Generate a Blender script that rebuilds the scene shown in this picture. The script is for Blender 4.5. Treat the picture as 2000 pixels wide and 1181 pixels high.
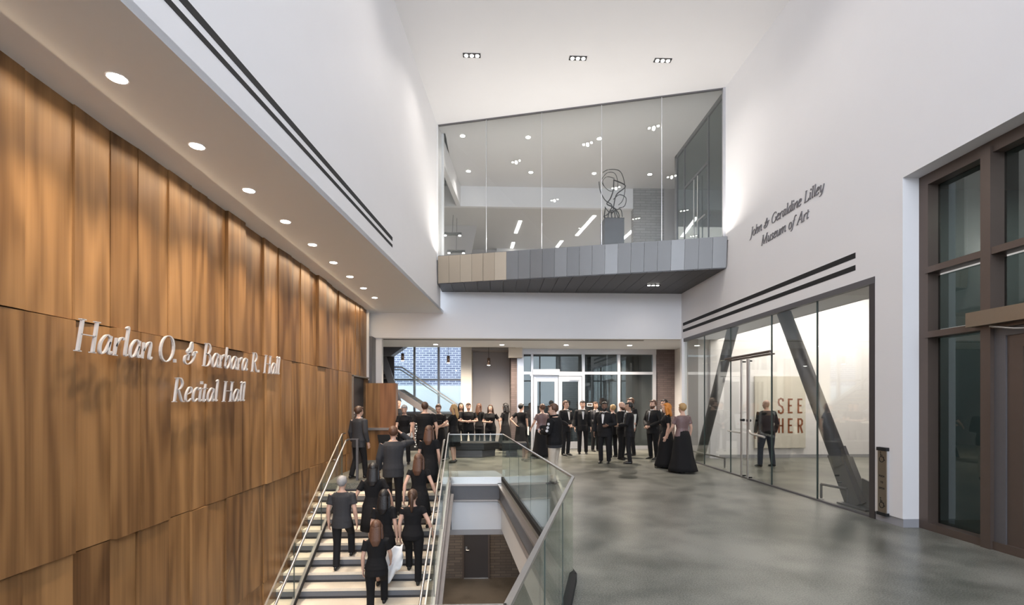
import bpy, bmesh, math, random
from mathutils import Vector, Matrix
random.seed(7)
scn = bpy.context.scene
for o in list(bpy.data.objects): bpy.data.objects.remove(o)
COL = scn.collection
# ------------------------------------------------------------------ camera, world, exposure
PI = math.pi
F, CH, YAW = 936.0, 1.813, math.atan(34/936.0)     # focal length in px of a 2000 px frame, eye height, turn to the right of the hall's axis
cam = bpy.data.cameras.new('camera'); cam.sensor_width = 36; cam.lens = F/2000*36
cam.shift_y = (781-590.5)/2000; cam.clip_end = 300; cam.clip_start = 0.05
camo = bpy.data.objects.new('camera', cam); COL.objects.link(camo)
camo.location = (0, 0, CH); camo.rotation_euler = (PI/2, 0, -YAW); scn.camera = camo
vs = scn.view_settings; vs.view_transform = 'Standard'; vs.look = 'None'; vs.gamma = 1; vs.use_curve_mapping = False
vs.exposure = 0.3
w = bpy.data.worlds.new('overcast_sky'); scn.world = w; w.use_nodes = True
bg = w.node_tree.nodes['Background']; bg.inputs[0].default_value = (0.78, 0.88, 1.0, 1); bg.inputs[1].default_value = 2.4

def area(name, loc, rot, sx, sy, power, col, spread=None):
    l = bpy.data.lights.new(name, 'AREA'); l.shape = 'RECTANGLE'; l.size = sx; l.size_y = sy
    l.energy = power; l.color = col
    if spread: l.spread = math.radians(spread)
    o = bpy.data.objects.new(name, l); COL.objects.link(o); o.location = loc; o.rotation_euler = rot
    return o
def spot(name, loc, power, col, ang=110, blend=.6, r=.05, rot=(0, 0, 0)):
    l = bpy.data.lights.new(name, 'SPOT'); l.energy = power; l.color = col; l.spot_size = math.radians(ang)
    l.spot_blend = blend; l.shadow_soft_size = r
    o = bpy.data.objects.new(name, l); COL.objects.link(o); o.location = loc; o.rotation_euler = rot
    return o
WARM, NEUT, COOL = (1, .86, .70), (1, .94, .88), (.80, .88, 1.0)
# daylight through the tall glazing behind the camera
area('daylight_clerestory', (1.2, -7.6, 7.5), (PI/2, 0, 0), 8.5, 2.8, 1000, COOL)
area('daylight_lower_glazing', (1.2, -7.6, 3.6), (PI/2, 0, 0), 8.5, 4.2, 110, COOL)
# linear uplight in the ledge of the balcony cladding, washing the glass, the ceiling and both side walls
area('balcony_uplight', (2.05, 12.52, 5.96), (PI, 0, math.atan2(-1.9, 7.4)), 7.2, .06, 120, (1, .95, .88))
# narrow wash light along the top of the wood panelling
area('panelling_wash', (-3.50, 7.6, 4.44), (0, math.radians(-16), math.radians(.8)), .05, 13.0, 75, (1, .78, .52))
# atrium ceiling fill from its many recessed lamps (the lamps sit in their fixtures below)
# gallery
area('gallery_wall_wash', (9.6, 12.9, 4.9), (math.radians(38), 0, 0), 6.0, .3, 165, (1, .93, .82))
area('gallery_ceiling_light', (9.0, 9.5, 4.9), (0, 0, 0), 4.0, 3.0, 75, (1, .94, .86))
# lounge beyond the bulkhead: daylight from its window wall
area('stair_hall_daylight', (-3.5, 24.6, 7.6), (-PI/2+.75, 0, 0), 6, 3.0, 700, COOL)
# lower level hall
area('lower_hall_light', (-1.0, 14.6, -1.3), (0, 0, 0), 1.5, 1.0, 60, WARM)
# upper gallery room
area('upper_room_light', (3.5, 20.2, 8.85), (0, 0, 0), 4.0, 2.0, 40, NEUT)

# ------------------------------------------------------------------ helpers
def tag(o, label=None, cat=None, group=None, kind=None):
    if label: o['label'] = label
    if cat: o['category'] = cat
    if group: o['group'] = group
    if kind: o['kind'] = kind
    return o
def empty(name, loc=(0, 0, 0), rz=0):
    o = bpy.data.objects.new(name, None); COL.objects.link(o); o.location = loc; o.rotation_euler = (0, 0, rz)
    o.empty_display_size = .1
    return o
def thing(name, label, cat, loc=(0, 0, 0), rz=0, group=None): return tag(empty(name, loc, rz), label, cat, group)
class MB:
    def __init__(s): s.bm = bmesh.new()
    def box(s, x0, x1, y0, y1, z0, z1, rz=0, at=None):
        v = [Vector((x, y, z)) for z in (z0, z1) for x, y in ((x0, y0), (x1, y0), (x1, y1), (x0, y1))]
        if rz or at:
            m = Matrix.Translation(at or (0, 0, 0)) @ Matrix.Rotation(rz, 4, 'Z'); v = [m @ p for p in v]
        b = [s.bm.verts.new(p) for p in v]
        for f in ((3, 2, 1, 0), (4, 5, 6, 7), (0, 1, 5, 4), (1, 2, 6, 5), (2, 3, 7, 6), (3, 0, 4, 7)): s.bm.faces.new([b[i] for i in f])
        return s
    def beam(s, a, b, wx, wz, up=(0, 0, 1)):          # rectangular bar from a to b
        a, b = Vector(a), Vector(b); d = (b-a).normalized(); u = Vector(up)
        sd = d.cross(u).normalized() if abs(d.dot(u)) < .99 else Vector((1, 0, 0)); u = sd.cross(d)
        v = [p+sd*i*wx/2+u*j*wz/2 for p in (a, b) for i, j in ((-1, -1), (1, -1), (1, 1), (-1, 1))]
        q = [s.bm.verts.new(p) for p in v]
        for f in ((0, 1, 2, 3), (7, 6, 5, 4), (1, 0, 4, 5), (2, 1, 5, 6), (3, 2, 6, 7), (0, 3, 7, 4)): s.bm.faces.new([q[i] for i in f])
        return s
    def tube(s, pts, r, n=10, flat=1.0, side=(1, 0, 0), cap=True):
        pts = [Vector(p) for p in pts]; rs = r if isinstance(r, (list, tuple)) else [r]*len(pts); rings = []
        for i, p in enumerate(pts):
            d = (pts[min(i+1, len(pts)-1)]-pts[max(i-1, 0)]).normalized()
            ref = Vector(side)
            if abs(d.dot(ref)) > .95: ref = Vector((0, 0, 1)) if abs(d.z) < .9 else Vector((0, 1, 0))
            a = (ref-d*ref.dot(d)).normalized(); b = d.cross(a)
            R = rs[i] if isinstance(rs[i], (list, tuple)) else (rs[i], rs[i]*flat)
            rings.append([s.bm.verts.new(p+a*R[0]*math.cos(2*PI*k/n)+b*R[1]*math.sin(2*PI*k/n)) for k in range(n)])
        for A, B in zip(rings, rings[1:]):
            for k in range(n): s.bm.faces.new((A[k], A[(k+1) % n], B[(k+1) % n], B[k]))
        if cap: s.bm.faces.new(rings[0][::-1]); s.bm.faces.new(rings[-1])
        return s
    def rings(s, R, n=14):                              # stacked horizontal ellipses (x, y, z, rx, ry)
        rr = [[s.bm.verts.new((x+a*math.cos(2*PI*k/n), y+b*math.sin(2*PI*k/n), z)) for k in range(n)] for x, y, z, a, b in R]
        for A, B in zip(rr, rr[1:]):
            for k in range(n): s.bm.faces.new((A[k], A[(k+1) % n], B[(k+1) % n], B[k]))
        s.bm.faces.new(rr[0][::-1]); s.bm.faces.new(rr[-1]); return s
    def ball(s, c, r, n=12):
        rad = r if isinstance(r, (list, tuple)) else (r, r, r)
        m = Matrix.Translation(c) @ Matrix.Diagonal((*rad, 1))
        bmesh.ops.create_uvsphere(s.bm, u_segments=n, v_segments=max(6, n//2+2), radius=1, matrix=m); return s
    def disc(s, c, r, h=.01, n=20):
        x, y, z = c; return s.tube([(x, y, z), (x, y, z+h)], r, n)
    def prism(s, poly, z0, z1):
        a = [s.bm.verts.new((x, y, z0)) for x, y in poly]; b = [s.bm.verts.new((x, y, z1)) for x, y in poly]; n = len(poly)
        s.bm.faces.new(a[::-1]); s.bm.faces.new(b)
        for i in range(n): s.bm.faces.new((a[i], a[(i+1) % n], b[(i+1) % n], b[i]))
        return s
    def slab(s, poly3, off):                            # planar polygon extruded by a vector
        o = Vector(off); a = [s.bm.verts.new(p) for p in poly3]; b = [s.bm.verts.new(Vector(p)+o) for p in poly3]; n = len(a)
        s.bm.faces.new(a[::-1]); s.bm.faces.new(b)
        for i in range(n): s.bm.faces.new((a[i], a[(i+1) % n], b[(i+1) % n], b[i]))
        return s
    def turn(s, rz, c=(0, 0, 0)):
        bmesh.ops.rotate(s.bm, cent=c, matrix=Matrix.Rotation(rz, 3, 'Z'), verts=s.bm.verts); return s
    def build(s, name, m, parent=None, smooth=False, bevel=0, remesh=0, smoothit=0, center=False):
        bm = s.bm; bmesh.ops.recalc_face_normals(bm, faces=bm.faces)
        me = bpy.data.meshes.new(name); bm.to_mesh(me); bm.free(); me.materials.append(m)
        if smooth:
            for p in me.polygons: p.use_smooth = True
        o = bpy.data.objects.new(name, me); COL.objects.link(o)
        if parent: o.parent = parent
        if remesh:
            md = o.modifiers.new('remesh', 'REMESH'); md.mode = 'VOXEL'; md.voxel_size = remesh; md.use_smooth_shade = True
            if smoothit: sm = o.modifiers.new('smooth', 'SMOOTH'); sm.factor = .5; sm.iterations = smoothit
        if bevel: bv = o.modifiers.new('bevel', 'BEVEL'); bv.width = bevel; bv.segments = 2; bv.limit_method = 'ANGLE'
        return o
def struct(o): o['kind'] = 'structure'; return o
def copy_tree(o, parent=None):
    c = o.copy(); COL.objects.link(c); c.parent = parent
    for ch in [x for x in bpy.data.objects if x.parent == o]: copy_tree(ch, c)
    return c

# ------------------------------------------------------------------ materials
def new(name):
    m = bpy.data.materials.new(name); m.use_nodes = True; nt = m.node_tree
    return m, nt, nt.nodes['Principled BSDF']
def plain(name, col, rough=.5, metal=0, spec=.5, noise=.0, nscale=8, bump=0, emit=None, sheen=0):
    m, nt, b = new(name); b.inputs['Roughness'].default_value = rough; b.inputs['Metallic'].default_value = metal
    b.inputs['Specular IOR Level'].default_value = spec
    if sheen: b.inputs['Sheen Weight'].default_value = sheen
    tc = nt.nodes.new('ShaderNodeTexCoord'); nz = nt.nodes.new('ShaderNodeTexNoise'); nz.inputs['Scale'].default_value = nscale; nz.inputs['Detail'].default_value = 4
    nt.links.new(tc.outputs['Object'], nz.inputs['Vector'])
    mx = nt.nodes.new('ShaderNodeMix'); mx.data_type = 'RGBA'
    mx.inputs[6].default_value = (*[c*(1-noise) for c in col], 1); mx.inputs[7].default_value = (*[min(1, c*(1+noise)) for c in col], 1)
    nt.links.new(nz.outputs['Fac'], mx.inputs[0]); nt.links.new(mx.outputs[2], b.inputs['Base Color'])
    if bump:
        bp = nt.nodes.new('ShaderNodeBump'); bp.inputs['Strength'].default_value = bump; bp.inputs['Distance'].default_value = .01
        nt.links.new(nz.outputs['Fac'], bp.inputs['Height']); nt.links.new(bp.outputs['Normal'], b.inputs['Normal'])
    if emit: b.inputs['Emission Color'].default_value = (*emit[0], 1); b.inputs['Emission Strength'].default_value = emit[1]; m.cycles.emission_sampling = 'NONE'
    return m
def glass(name, tint=(.93, .97, .95), extra=0.0, ior=1.5):
    m = bpy.data.materials.new(name); m.use_nodes = True; nt = m.node_tree; nt.nodes.clear(); N = nt.nodes.new; L = nt.links.new
    out = N('ShaderNodeOutputMaterial'); mix = N('ShaderNodeMixShader'); tr = N('ShaderNodeBsdfTransparent'); gl = N('ShaderNodeBsdfGlossy')
    tr.inputs[0].default_value = (*tint, 1); gl.inputs['Roughness'].default_value = .0; gl.inputs['Color'].default_value = (.95, 1, .98, 1)
    g = N('ShaderNodeNewGeometry'); fr = N('ShaderNodeFresnel'); ma = N('ShaderNodeMapRange')
    ma.inputs[3].default_value = ior; ma.inputs[4].default_value = 1/ior       # same reflectance when leaving the pane
    L(g.outputs['Backfacing'], ma.inputs[0]); L(ma.outputs[0], fr.inputs['IOR'])
    ad = N('ShaderNodeMath'); ad.operation = 'ADD'; ad.use_clamp = True; ad.inputs[1].default_value = extra; L(fr.outputs[0], ad.inputs[0])
    L(ad.outputs[0], mix.inputs[0]); L(tr.outputs[0], mix.inputs[1]); L(gl.outputs[0], mix.inputs[2]); L(mix.outputs[0], out.inputs[0])
    return m
def wood(name, dark, light, rough=.38):
    m, nt, b = new(name); N = nt.nodes.new; L = nt.links.new
    tc = N('ShaderNodeTexCoord'); oi = N('ShaderNodeObjectInfo'); mul = N('ShaderNodeVectorMath'); mul.operation = 'MULTIPLY_ADD'
    cmb = N('ShaderNodeCombineXYZ'); L(oi.outputs['Random'], cmb.inputs[0]); L(oi.outputs['Random'], cmb.inputs[1]); L(oi.outputs['Random'], cmb.inputs[2])
    mul.inputs[1].default_value = (37, 53, 71); L(cmb.outputs[0], mul.inputs[0]); L(tc.outputs['Object'], mul.inputs[2])
    mp = N('ShaderNodeMapping'); mp.inputs['Scale'].default_value = (2.2, 2.2, .30); L(mul.outputs[0], mp.inputs[0])
    n1 = N('ShaderNodeTexNoise'); n1.inputs['Scale'].default_value = 1.0; n1.inputs['Detail'].default_value = 1.5; L(mp.outputs[0], n1.inputs['Vector'])
    rg = N('ShaderNodeMath'); rg.operation = 'MULTIPLY'; rg.inputs[1].default_value = 34; L(n1.outputs['Fac'], rg.inputs[0])
    sn = N('ShaderNodeMath'); sn.operation = 'SINE'; L(rg.outputs[0], sn.inputs[0])        # growth-ring contours: cathedral grain
    mp2 = N('ShaderNodeMapping'); mp2.inputs['Scale'].default_value = (34, 34, .7); L(mul.outputs[0], mp2.inputs[0])
    n2 = N('ShaderNodeTexNoise'); n2.inputs['Scale'].default_value = 1.0; n2.inputs['Detail'].default_value = 3; L(mp2.outputs[0], n2.inputs['Vector'])
    a1 = N('ShaderNodeMath'); a1.operation = 'MULTIPLY_ADD'; a1.inputs[1].default_value = 0.15; L(sn.outputs[0], a1.inputs[0])
    q2 = N('ShaderNodeMath'); q2.operation = 'MULTIPLY'; q2.inputs[1].default_value = .42; L(n2.outputs['Fac'], q2.inputs[0]); L(q2.outputs[0], a1.inputs[2])
    mp3 = N('ShaderNodeMapping'); mp3.inputs['Scale'].default_value = (7, 7, .15); L(mul.outputs[0], mp3.inputs[0])
    n3 = N('ShaderNodeTexNoise'); n3.inputs['Scale'].default_value = 1; n3.inputs['Detail'].default_value = 2; L(mp3.outputs[0], n3.inputs['Vector'])
    a2 = N('ShaderNodeMath'); a2.operation = 'MULTIPLY_ADD'; a2.inputs[1].default_value = .6; L(n3.outputs['Fac'], a2.inputs[0]); L(a1.outputs[0], a2.inputs[2])
    a3 = N('ShaderNodeMath'); a3.operation = 'MULTIPLY_ADD'; a3.inputs[1].default_value = .42; L(oi.outputs['Random'], a3.inputs[0]); L(a2.outputs[0], a3.inputs[2])
    rp = N('ShaderNodeValToRGB'); rp.color_ramp.elements[0].position = .22; rp.color_ramp.elements[0].color = (*dark, 1)
    rp.color_ramp.elements[1].position = .86; rp.color_ramp.elements[1].color = (*light, 1)
    sc = N('ShaderNodeMath'); sc.operation = 'MULTIPLY'; sc.inputs[1].default_value = .78; L(a3.outputs[0], sc.inputs[0])
    L(sc.outputs[0], rp.inputs[0]); L(rp.outputs[0], b.inputs['Base Color'])
    b.inputs['Roughness'].default_value = rough; b.inputs['Specular IOR Level'].default_value = .4
    return m
def brick(name, c1, c2, mortar, bw, bh, rough=.8, msize=.01, axis='XZ'):
    m, nt, b = new(name); N = nt.nodes.new; L = nt.links.new
    tc = N('ShaderNodeTexCoord'); sp = N('ShaderNodeSeparateXYZ'); cb = N('ShaderNodeCombineXYZ'); L(tc.outputs['Object'], sp.inputs[0])
    L(sp.outputs['XYZ'.index(axis[0])], cb.inputs[0]); L(sp.outputs[2], cb.inputs[1])
    bt = N('ShaderNodeTexBrick'); bt.inputs['Scale'].default_value = 1; bt.inputs['Brick Width'].default_value = bw; bt.inputs['Row Height'].default_value = bh
    bt.inputs['Mortar Size'].default_value = msize; bt.inputs['Color1'].default_value = (*c1, 1); bt.inputs['Color2'].default_value = (*c2, 1); bt.inputs['Mortar'].default_value = (*mortar, 1)
    L(cb.outputs[0], bt.inputs['Vector']); L(bt.outputs['Color'], b.inputs['Base Color']); b.inputs['Roughness'].default_value = rough
    return m
def concrete(name, c0, c1, rough=.28):
    m, nt, b = new(name); N = nt.nodes.new; L = nt.links.new; tc = N('ShaderNodeTexCoord')
    def nz(s, d, dist=0):
        n = N('ShaderNodeTexNoise'); n.inputs['Scale'].default_value = s; n.inputs['Detail'].default_value = d; n.inputs['Distortion'].default_value = dist; L(tc.outputs['Object'], n.inputs['Vector']); return n
    a, c, s = nz(.55, 4, .3), nz(2.2, 2), nz(70, 2)
    m1 = N('ShaderNodeMath'); m1.operation = 'MULTIPLY_ADD'; m1.inputs[1].default_value = 1.0; L(a.outputs['Fac'], m1.inputs[0])
    m2 = N('ShaderNodeMath'); m2.operation = 'MULTIPLY_ADD'; m2.inputs[1].default_value = .5; L(c.outputs['Fac'], m2.inputs[0]); L(m2.outputs[0], m1.inputs[2])
    m3 = N('ShaderNodeMath'); m3.operation = 'MULTIPLY'; m3.inputs[1].default_value = .9; L(s.outputs['Fac'], m3.inputs[0]); L(m3.outputs[0], m2.inputs[2])
    rp = N('ShaderNodeValToRGB'); rp.color_ramp.elements[0].position = .70; rp.color_ramp.elements[0].color = (*c0, 1)
    rp.color_ramp.elements[1].position = .97; rp.color_ramp.elements[1].color = (*c1, 1)
    sc = N('ShaderNodeMath'); sc.operation = 'MULTIPLY'; sc.inputs[1].default_value = .70; L(m1.outputs[0], sc.inputs[0]); L(sc.outputs[0], rp.inputs[0]); L(rp.outputs[0], b.inputs['Base Color'])
    rr = N('ShaderNodeMapRange'); rr.inputs[3].default_value = rough-.04; rr.inputs[4].default_value = rough+.05; L(c.outputs['Fac'], rr.inputs[0]); L(rr.outputs[0], b.inputs['Roughness'])
    b.inputs['Specular IOR Level'].default_value = .42
    return m
def glow(name, col, st):
    return plain(name, (.8, .8, .8), .5, emit=(col, st))
M = dict(
 white=plain('white_painted_plaster', (.74, .725, .73), .6, noise=.015, nscale=2), soffit=plain('soffit_paint', (.82, .84, .88), .7, noise=.01),
 wood=wood('walnut_veneer', (.085, .036, .012), (.36, .19, .075)), woodb=wood('cherry_veneer', (.11, .042, .02), (.33, .15, .065)),
 floor=concrete('polished_concrete', (.080, .083, .070), (.25, .245, .212), .30), lowfloor=concrete('dark_concrete', (.07, .055, .04), (.16, .13, .1), .3),
 black=plain('black_slot', (.006, .006, .007), .7), steel=plain('brushed_steel', (.62, .60, .58), .28, 1, noise=.05, nscale=40),
 steeld=plain('painted_dark_steel', (.125, .12, .125), .42, .3, noise=.05, nscale=20), stringer=plain('painted_stringer_steel', (.36, .32, .30), .35, .5, noise=.04),
 bronze=plain('dark_bronze_frame', (.13, .098, .082), .4, .5, noise=.05), bronzel=plain('brushed_bronze', (.30, .25, .20), .35, .9, noise=.05, nscale=30),
 zinc=plain('zinc_cladding', (.125, .122, .120), .42, .5, noise=.03, nscale=3), zincl=plain('pale_zinc_cladding', (.165, .162, .160), .40, .5, noise=.03, nscale=3), zincb=plain('bronze_zinc_cladding', (.42, .35, .27), .42, .5, noise=.03, nscale=3),
 zincs=plain('dark_soffit_cladding', (.10, .095, .095), .5, .6, noise=.05, nscale=3),
 glass=glass('clear_glass', (.97, .98, .975)), glassg=glass('guard_glass', (.95, .975, .96), .0), glassd=glass('smoked_glass', (.30, .36, .35), .03), glassv=glass('vestibule_glass', (.62, .66, .66), .02), glassu=glass('upper_glass', (.93, .94, .94), .02),
 alu=plain('pale_aluminium_frame', (.56, .56, .58), .4, .6), edge=plain('glass_edge_seam', (.05, .07, .065), .3),
 tread=plain('stone_tread', (.74, .65, .53), .6, noise=.10, nscale=60), riser=plain('grey_stone_riser', (.13, .135, .15), .6, noise=.12, nscale=60), riserd=plain('dark_riser_strip', (.03, .03, .035), .7),
 brick=brick('tan_brick', (.16, .125, .10), (.11, .085, .07), (.08, .065, .055), .4, .1), brickb=brick('overcast_tinted_brick', (.17, .20, .30), (.26, .29, .40), (.62, .66, .74), .42, .14, msize=.022),  # brickb carries the blue cast of overcast light in its colour
 brickp=brick('plum_grey_brick', (.16, .12, .115), (.12, .09, .085), (.10, .08, .075), .3, .075, msize=.008), brickg=brick('grey_block', (.30, .28, .27), (.24, .225, .22), (.18, .17, .165), .4, .1),
 cream=plain('cream_plaster', (.72, .66, .58), .7),taupel=plain('pale_taupe_plaster', (.58, .56, .545), .7), taupe=plain('taupe_plaster', (.40, .37, .36), .7), snow=plain('white_render', (.80, .85, .88), .8),
 lamp=glow('lamp_glow', (1, .95, .88), 25), lampc=glow('tube_glow', (1, .98, .95), 9), copper=plain('copper_shade', (.42, .30, .24), .3, .9),
 letter=plain('pale_metal_letter', (.66, .64, .64), .42, .5), letterd=plain('grey_letter', (.20, .19, .20), .5, .3),
 canvas=plain('raw_canvas', (.60, .565, .49), .9, noise=.05, nscale=80), rust=plain('rust_red_paint', (.22, .065, .022), .7, noise=.3, nscale=9),
 door=plain('dark_door', (.050, .042, .042), .4), benchm=plain('black_upholstery', (.02, .02, .022), .45), greym=plain('grey_laminate', (.30, .30, .32), .5),
 plinth=plain('black_plinth', (.035, .035, .042), .5), wire=plain('black_iron', (.012, .012, .014), .4, .6),
 suit=plain('black_suit_wool', (.010, .0095, .011), .8, noise=.2, nscale=60, spec=.3), cloth=plain('black_jersey', (.009, .0085, .0095), .85, noise=.2, nscale=50, spec=.25),
 greyc=plain('charcoal_cloth', (.026, .026, .03), .8, noise=.2, nscale=50), khaki=plain('khaki_cotton', (.52, .45, .37), .8, noise=.06, nscale=40), denim=plain('dark_denim', (.03, .035, .05), .8, noise=.2, nscale=70),
 shirt=plain('white_shirt', (.75, .74, .74), .7), shoe=plain('black_leather', (.01, .01, .01), .3), sheer=plain('dusky_sequin_cloth', (.16, .10, .10), .5, noise=.4, nscale=50),
 skin=plain('light_skin', (.58, .36, .27), .5, noise=.04), skinm=plain('olive_skin', (.42, .25, .17), .5, noise=.04), skind=plain('brown_skin', (.17, .09, .06), .5, noise=.04),
 hblack=plain('black_hair', (.012, .010, .010), .45, noise=.5, nscale=60, bump=.5), hbrown=plain('brown_hair', (.065, .032, .018), .5, noise=.5, nscale=60, bump=.5),
 hred=plain('auburn_hair', (.10, .045, .025), .5, noise=.4, nscale=60, bump=.5), hblond=plain('blond_hair', (.42, .26, .11), .5, noise=.3, nscale=60, bump=.5), hgrey=plain('grey_hair', (.30, .29, .29), .5, noise=.3, nscale=60, bump=.5),
 horange=plain('orange_hair', (.55, .20, .03), .5, noise=.4, nscale=60, bump=.5), eye=plain('eye_dark', (.02, .015, .012), .3), lip=plain('lip', (.30, .11, .09), .5),
 paper=plain('white_paper', (.82, .82, .80), .7), folder=plain('black_folder', (.015, .015, .017), .5), badge=plain('pale_patch', (.60, .60, .62), .7),
 grass=plain('pavement', (.35, .36, .37), .9),
)
# ------------------------------------------------------------------ plan of the hall
UR = 5.8                                  # right wall
def UL(v): return -2.46+(v-3.5)*.0805     # upper left wall, slightly skewed
WZ = 4.46                                 # soffit height over the panelling
CZ = 9.67                                 # atrium ceiling
UW = -3.72                                # panelling face
BV, BZ = 14.68, 3.70                      # bulkhead plane, low ceiling
VB = -7.0                                 # wall behind the camera
RS, TR, V0 = .1778, .2794, 10.58          # riser, tread, top nosing
LOW = -4.44
# floor with the stair opening cut out of it
OP = [(-4.0, 1.72), (.03, 1.72), (.76, 4.78), (.15, 10.93), (-.98, 10.93), (-.98, V0), (-4.0, V0)]
fl = MB()
for poly in ([(-7, VB), (13, VB), (13, 1.72), (-7, 1.72)], [(.03, 1.72), (13, 1.72), (13, 4.78), (.76, 4.78)], [(.76, 4.78), (13, 4.78), (13, 10.93), (.15, 10.93)],
             [(-.98, 10.58), (-.98, 10.93), (-7, 10.93), (-7, 10.58)][::-1], [(-7, 10.93), (13, 10.93), (13, 24), (-7, 24)], [(-7, 1.72), (-4.0, 1.72), (-4.0, 10.58), (-7, 10.58)]):
    fl.prism(poly, -.12, 0)
struct(fl.build('floor', M['floor']))
struct(MB().box(-7, 8, -2, 18.5, LOW-.1, LOW).build('floor_lower', M['lowfloor']))
# edges of the opening: steel channel then drywall
def edge_run(mb, pts, z0, z1, t, off=0):
    for a, b in zip(pts, pts[1:]):
        d = Vector((b[0]-a[0], b[1]-a[1], 0)); L = d.length; d.normalize(); n = Vector((d.y, -d.x, 0))
        p = [Vector((*a, 0))+n*off, Vector((*b, 0))+n*off, Vector((*b, 0))+n*(off+t), Vector((*a, 0))+n*(off+t)]
        mb.prism([(q.x, q.y) for q in p], z0, z1)
    return mb
edge = [(-.98, 10.93), (.15, 10.93), (.76, 4.78), (.03, 1.72), (-4.0, 1.72)]       # walking this way the void is on the right
t = thing('opening_edge_channel', 'dark steel channel edging the stair opening under the glass guard', 'steel edge channel')
edge_run(MB(), edge, -.44, -.12, .05).build('channel_web', M['steeld'], t)
edge_run(MB(), edge, -.47, -.44, .09).build('lower_flange', M['stringer'], t)
edge_run(MB(), edge, -.125, -.085, .09).build('upper_flange', M['stringer'], t)
struct(edge_run(MB(), edge, -1.13, -.44, .3, -.3).build('wall_opening_sides', M['white']))
struct(MB().box(-4.2, 8, 10.93, 17.2, -1.25, -1.13).build('ceiling_lower', M['taupe']))
struct(MB().box(-4.2, 8, 16.9, 17.1, LOW, -1.13).build('wall_lower_back', M['brick']))
struct(MB().box(4.0, 4.2, -2, 17, LOW, -.12).build('wall_lower_right', M['brick']))
d = struct(empty('door_1', (-.65, 16.9, LOW)))
MB().box(-.48, -.42, -.06, .02, 0, 2.2).box(.42, .48, -.06, .02, 0, 2.2).box(-.48, .48, -.06, .02, 2.14, 2.2).build('door_frame', M['bronze'], d)
dl = MB().box(-.42, .42, -.03, .02, .02, 2.14).build('door_leaf', M['door'], d)
MB().box(-.37, -.31, -.05, -.03, .98, 1.12).tube([(-.34, -.06, 1.0), (-.34, -.09, 1.0), (-.24, -.09, 1.0)], .012).build('door_handle', M['steel'], dl)
MB().box(-.42, .42, -.05, .02, 0, .02).build('threshold', M['steel'], d)

# ------------------------------------------------------------------ left panelling: wood boards of three rows, standing at different depths
wl = struct(empty('wall_left'))
MB().box(-4.3, UW-.125, VB, 14.3, LOW, 5.2).build('backing', M['steeld'], wl)
V = [-7, -6.2, -5.5, -4.7, -4, -3.2, -2.5, -1.8, -1.1, -.4, .3, .9, 1.5, 2.1, 2.6, 3.1, 3.55, 3.97, 4.43, 4.85, 5.18, 5.65, 6.07, 6.39, 6.84, 7.3, 7.95, 8.48, 8.95, 9.4, 9.85, 10.3, 10.75, 11.2, 11.75, 12.3, 12.72]
random.seed(3)
def board(v0, v1, z0, z1, mat='wood'):
    o = random.choice([0, .02, .04, .062, .03, .012]); tl = random.uniform(-.01, .01)
    MB().slab([(UW-.06+o+tl, v0+.002, z0), (UW-.06+o-tl, v1-.002, z0), (UW-.06+o-tl, v1-.002, z1), (UW-.06+o+tl, v0+.002, z1)], (-.075, 0, 0)).build('wood_panel', M[mat], wl)
for a, b in zip(V, V[1:]):
    board(a, b, 2.535, WZ)
    board(a, b, .445, 2.525)
    if a > 2.4: board(a, b, -1.165, .435)
for a, b in zip(V[14:], V[16:]):
    if V.index(a) % 2 == 0: board(a, b, -2.9, -1.175)
for a, b in ((12.72, 13.1), (13.1, 13.5), (13.5, 13.85), (13.85, 14.25)): board(a, b, 2.46, WZ)
# door recess at the far end of the panelling
rc = struct(empty('door_2', (UW, 12.72, 0)))
MB().box(-.9, -.86, 0, 1.5, 0, 2.46).build('recess_back', M['woodb'], rc)
MB().box(-.55, -.5, .35, 1.4, 0, 2.3).build('door_leaf', M['door'], rc)
MB().box(-.9, 0, 1.5, 1.55, 0, 2.46).build('recess_side', M['wood'], rc)
MB().box(-.49, -.44, .5, .58, 1.6, 1.68).box(-.49, -.44, .5, .58, 1.0, 1.06).box(-.49, -.46, .42, .46, .95, 1.25).build('door_handle', M['steel'], rc)
MB().box(-.9, .02, 0, 1.55, 2.44, 2.48).box(-.03, .02, 0, .04, 0, 2.46).build('recess_trim', M['bronzel'], rc)
t = thing('room_sign', 'small dark room sign beside the recessed door at the end of the panelling', 'sign', (UW+.0, 12.95, 1.42))
MB().box(-.06, -.04, -.1, .1, -.12, .12).build('sign_plate', M['bronze'], t); MB().box(-.04, -.035, -.03, .07, .02, .08).box(-.04, -.035, -.06, .07, -.03, -.015).box(-.04, -.035, -.06, .03, -.06, -.045).build('sign_text', M['paper'], t)
# ------------------------------------------------------------------ soffit, upper left wall
pl = [(-4.4, VB), (UL(VB), VB), (UL(BV), BV), (-4.4, BV)]
cl = struct(MB().prism(pl, WZ, WZ+.08).build('ceiling_left', M['soffit']))
struct(MB().prism([(UL(VB), VB), (UL(VB)-.3, VB), (UL(26)-.3, 26), (UL(26), 26)], 5.12, 5.4).build('trim_1', M['white'])) if False else None
struct(MB().prism([(UL(VB), VB), (UL(VB)-.12, VB), (UL(14.2)-.12, 14.2), (UL(14.2), 14.2)], WZ+.001, CZ).build('wall_left_upper', M['white']))
def slot(name, label, p, q, z0, z1, nx, cat='air slot'):
    o = MB().slab([(p[0], p[1], z0), (q[0], q[1], z0), (q[0], q[1], z1), (p[0], p[1], z1)], (nx, 0, 0)).build(name, M['black']); tag(o, label, cat); return o
slot('air_slot', 'lower of two long black air slots on the upper left wall', (UL(-2)+.004, -2), (UL(9.39)+.004, 9.39), 4.775, 4.83, -.02)
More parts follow.
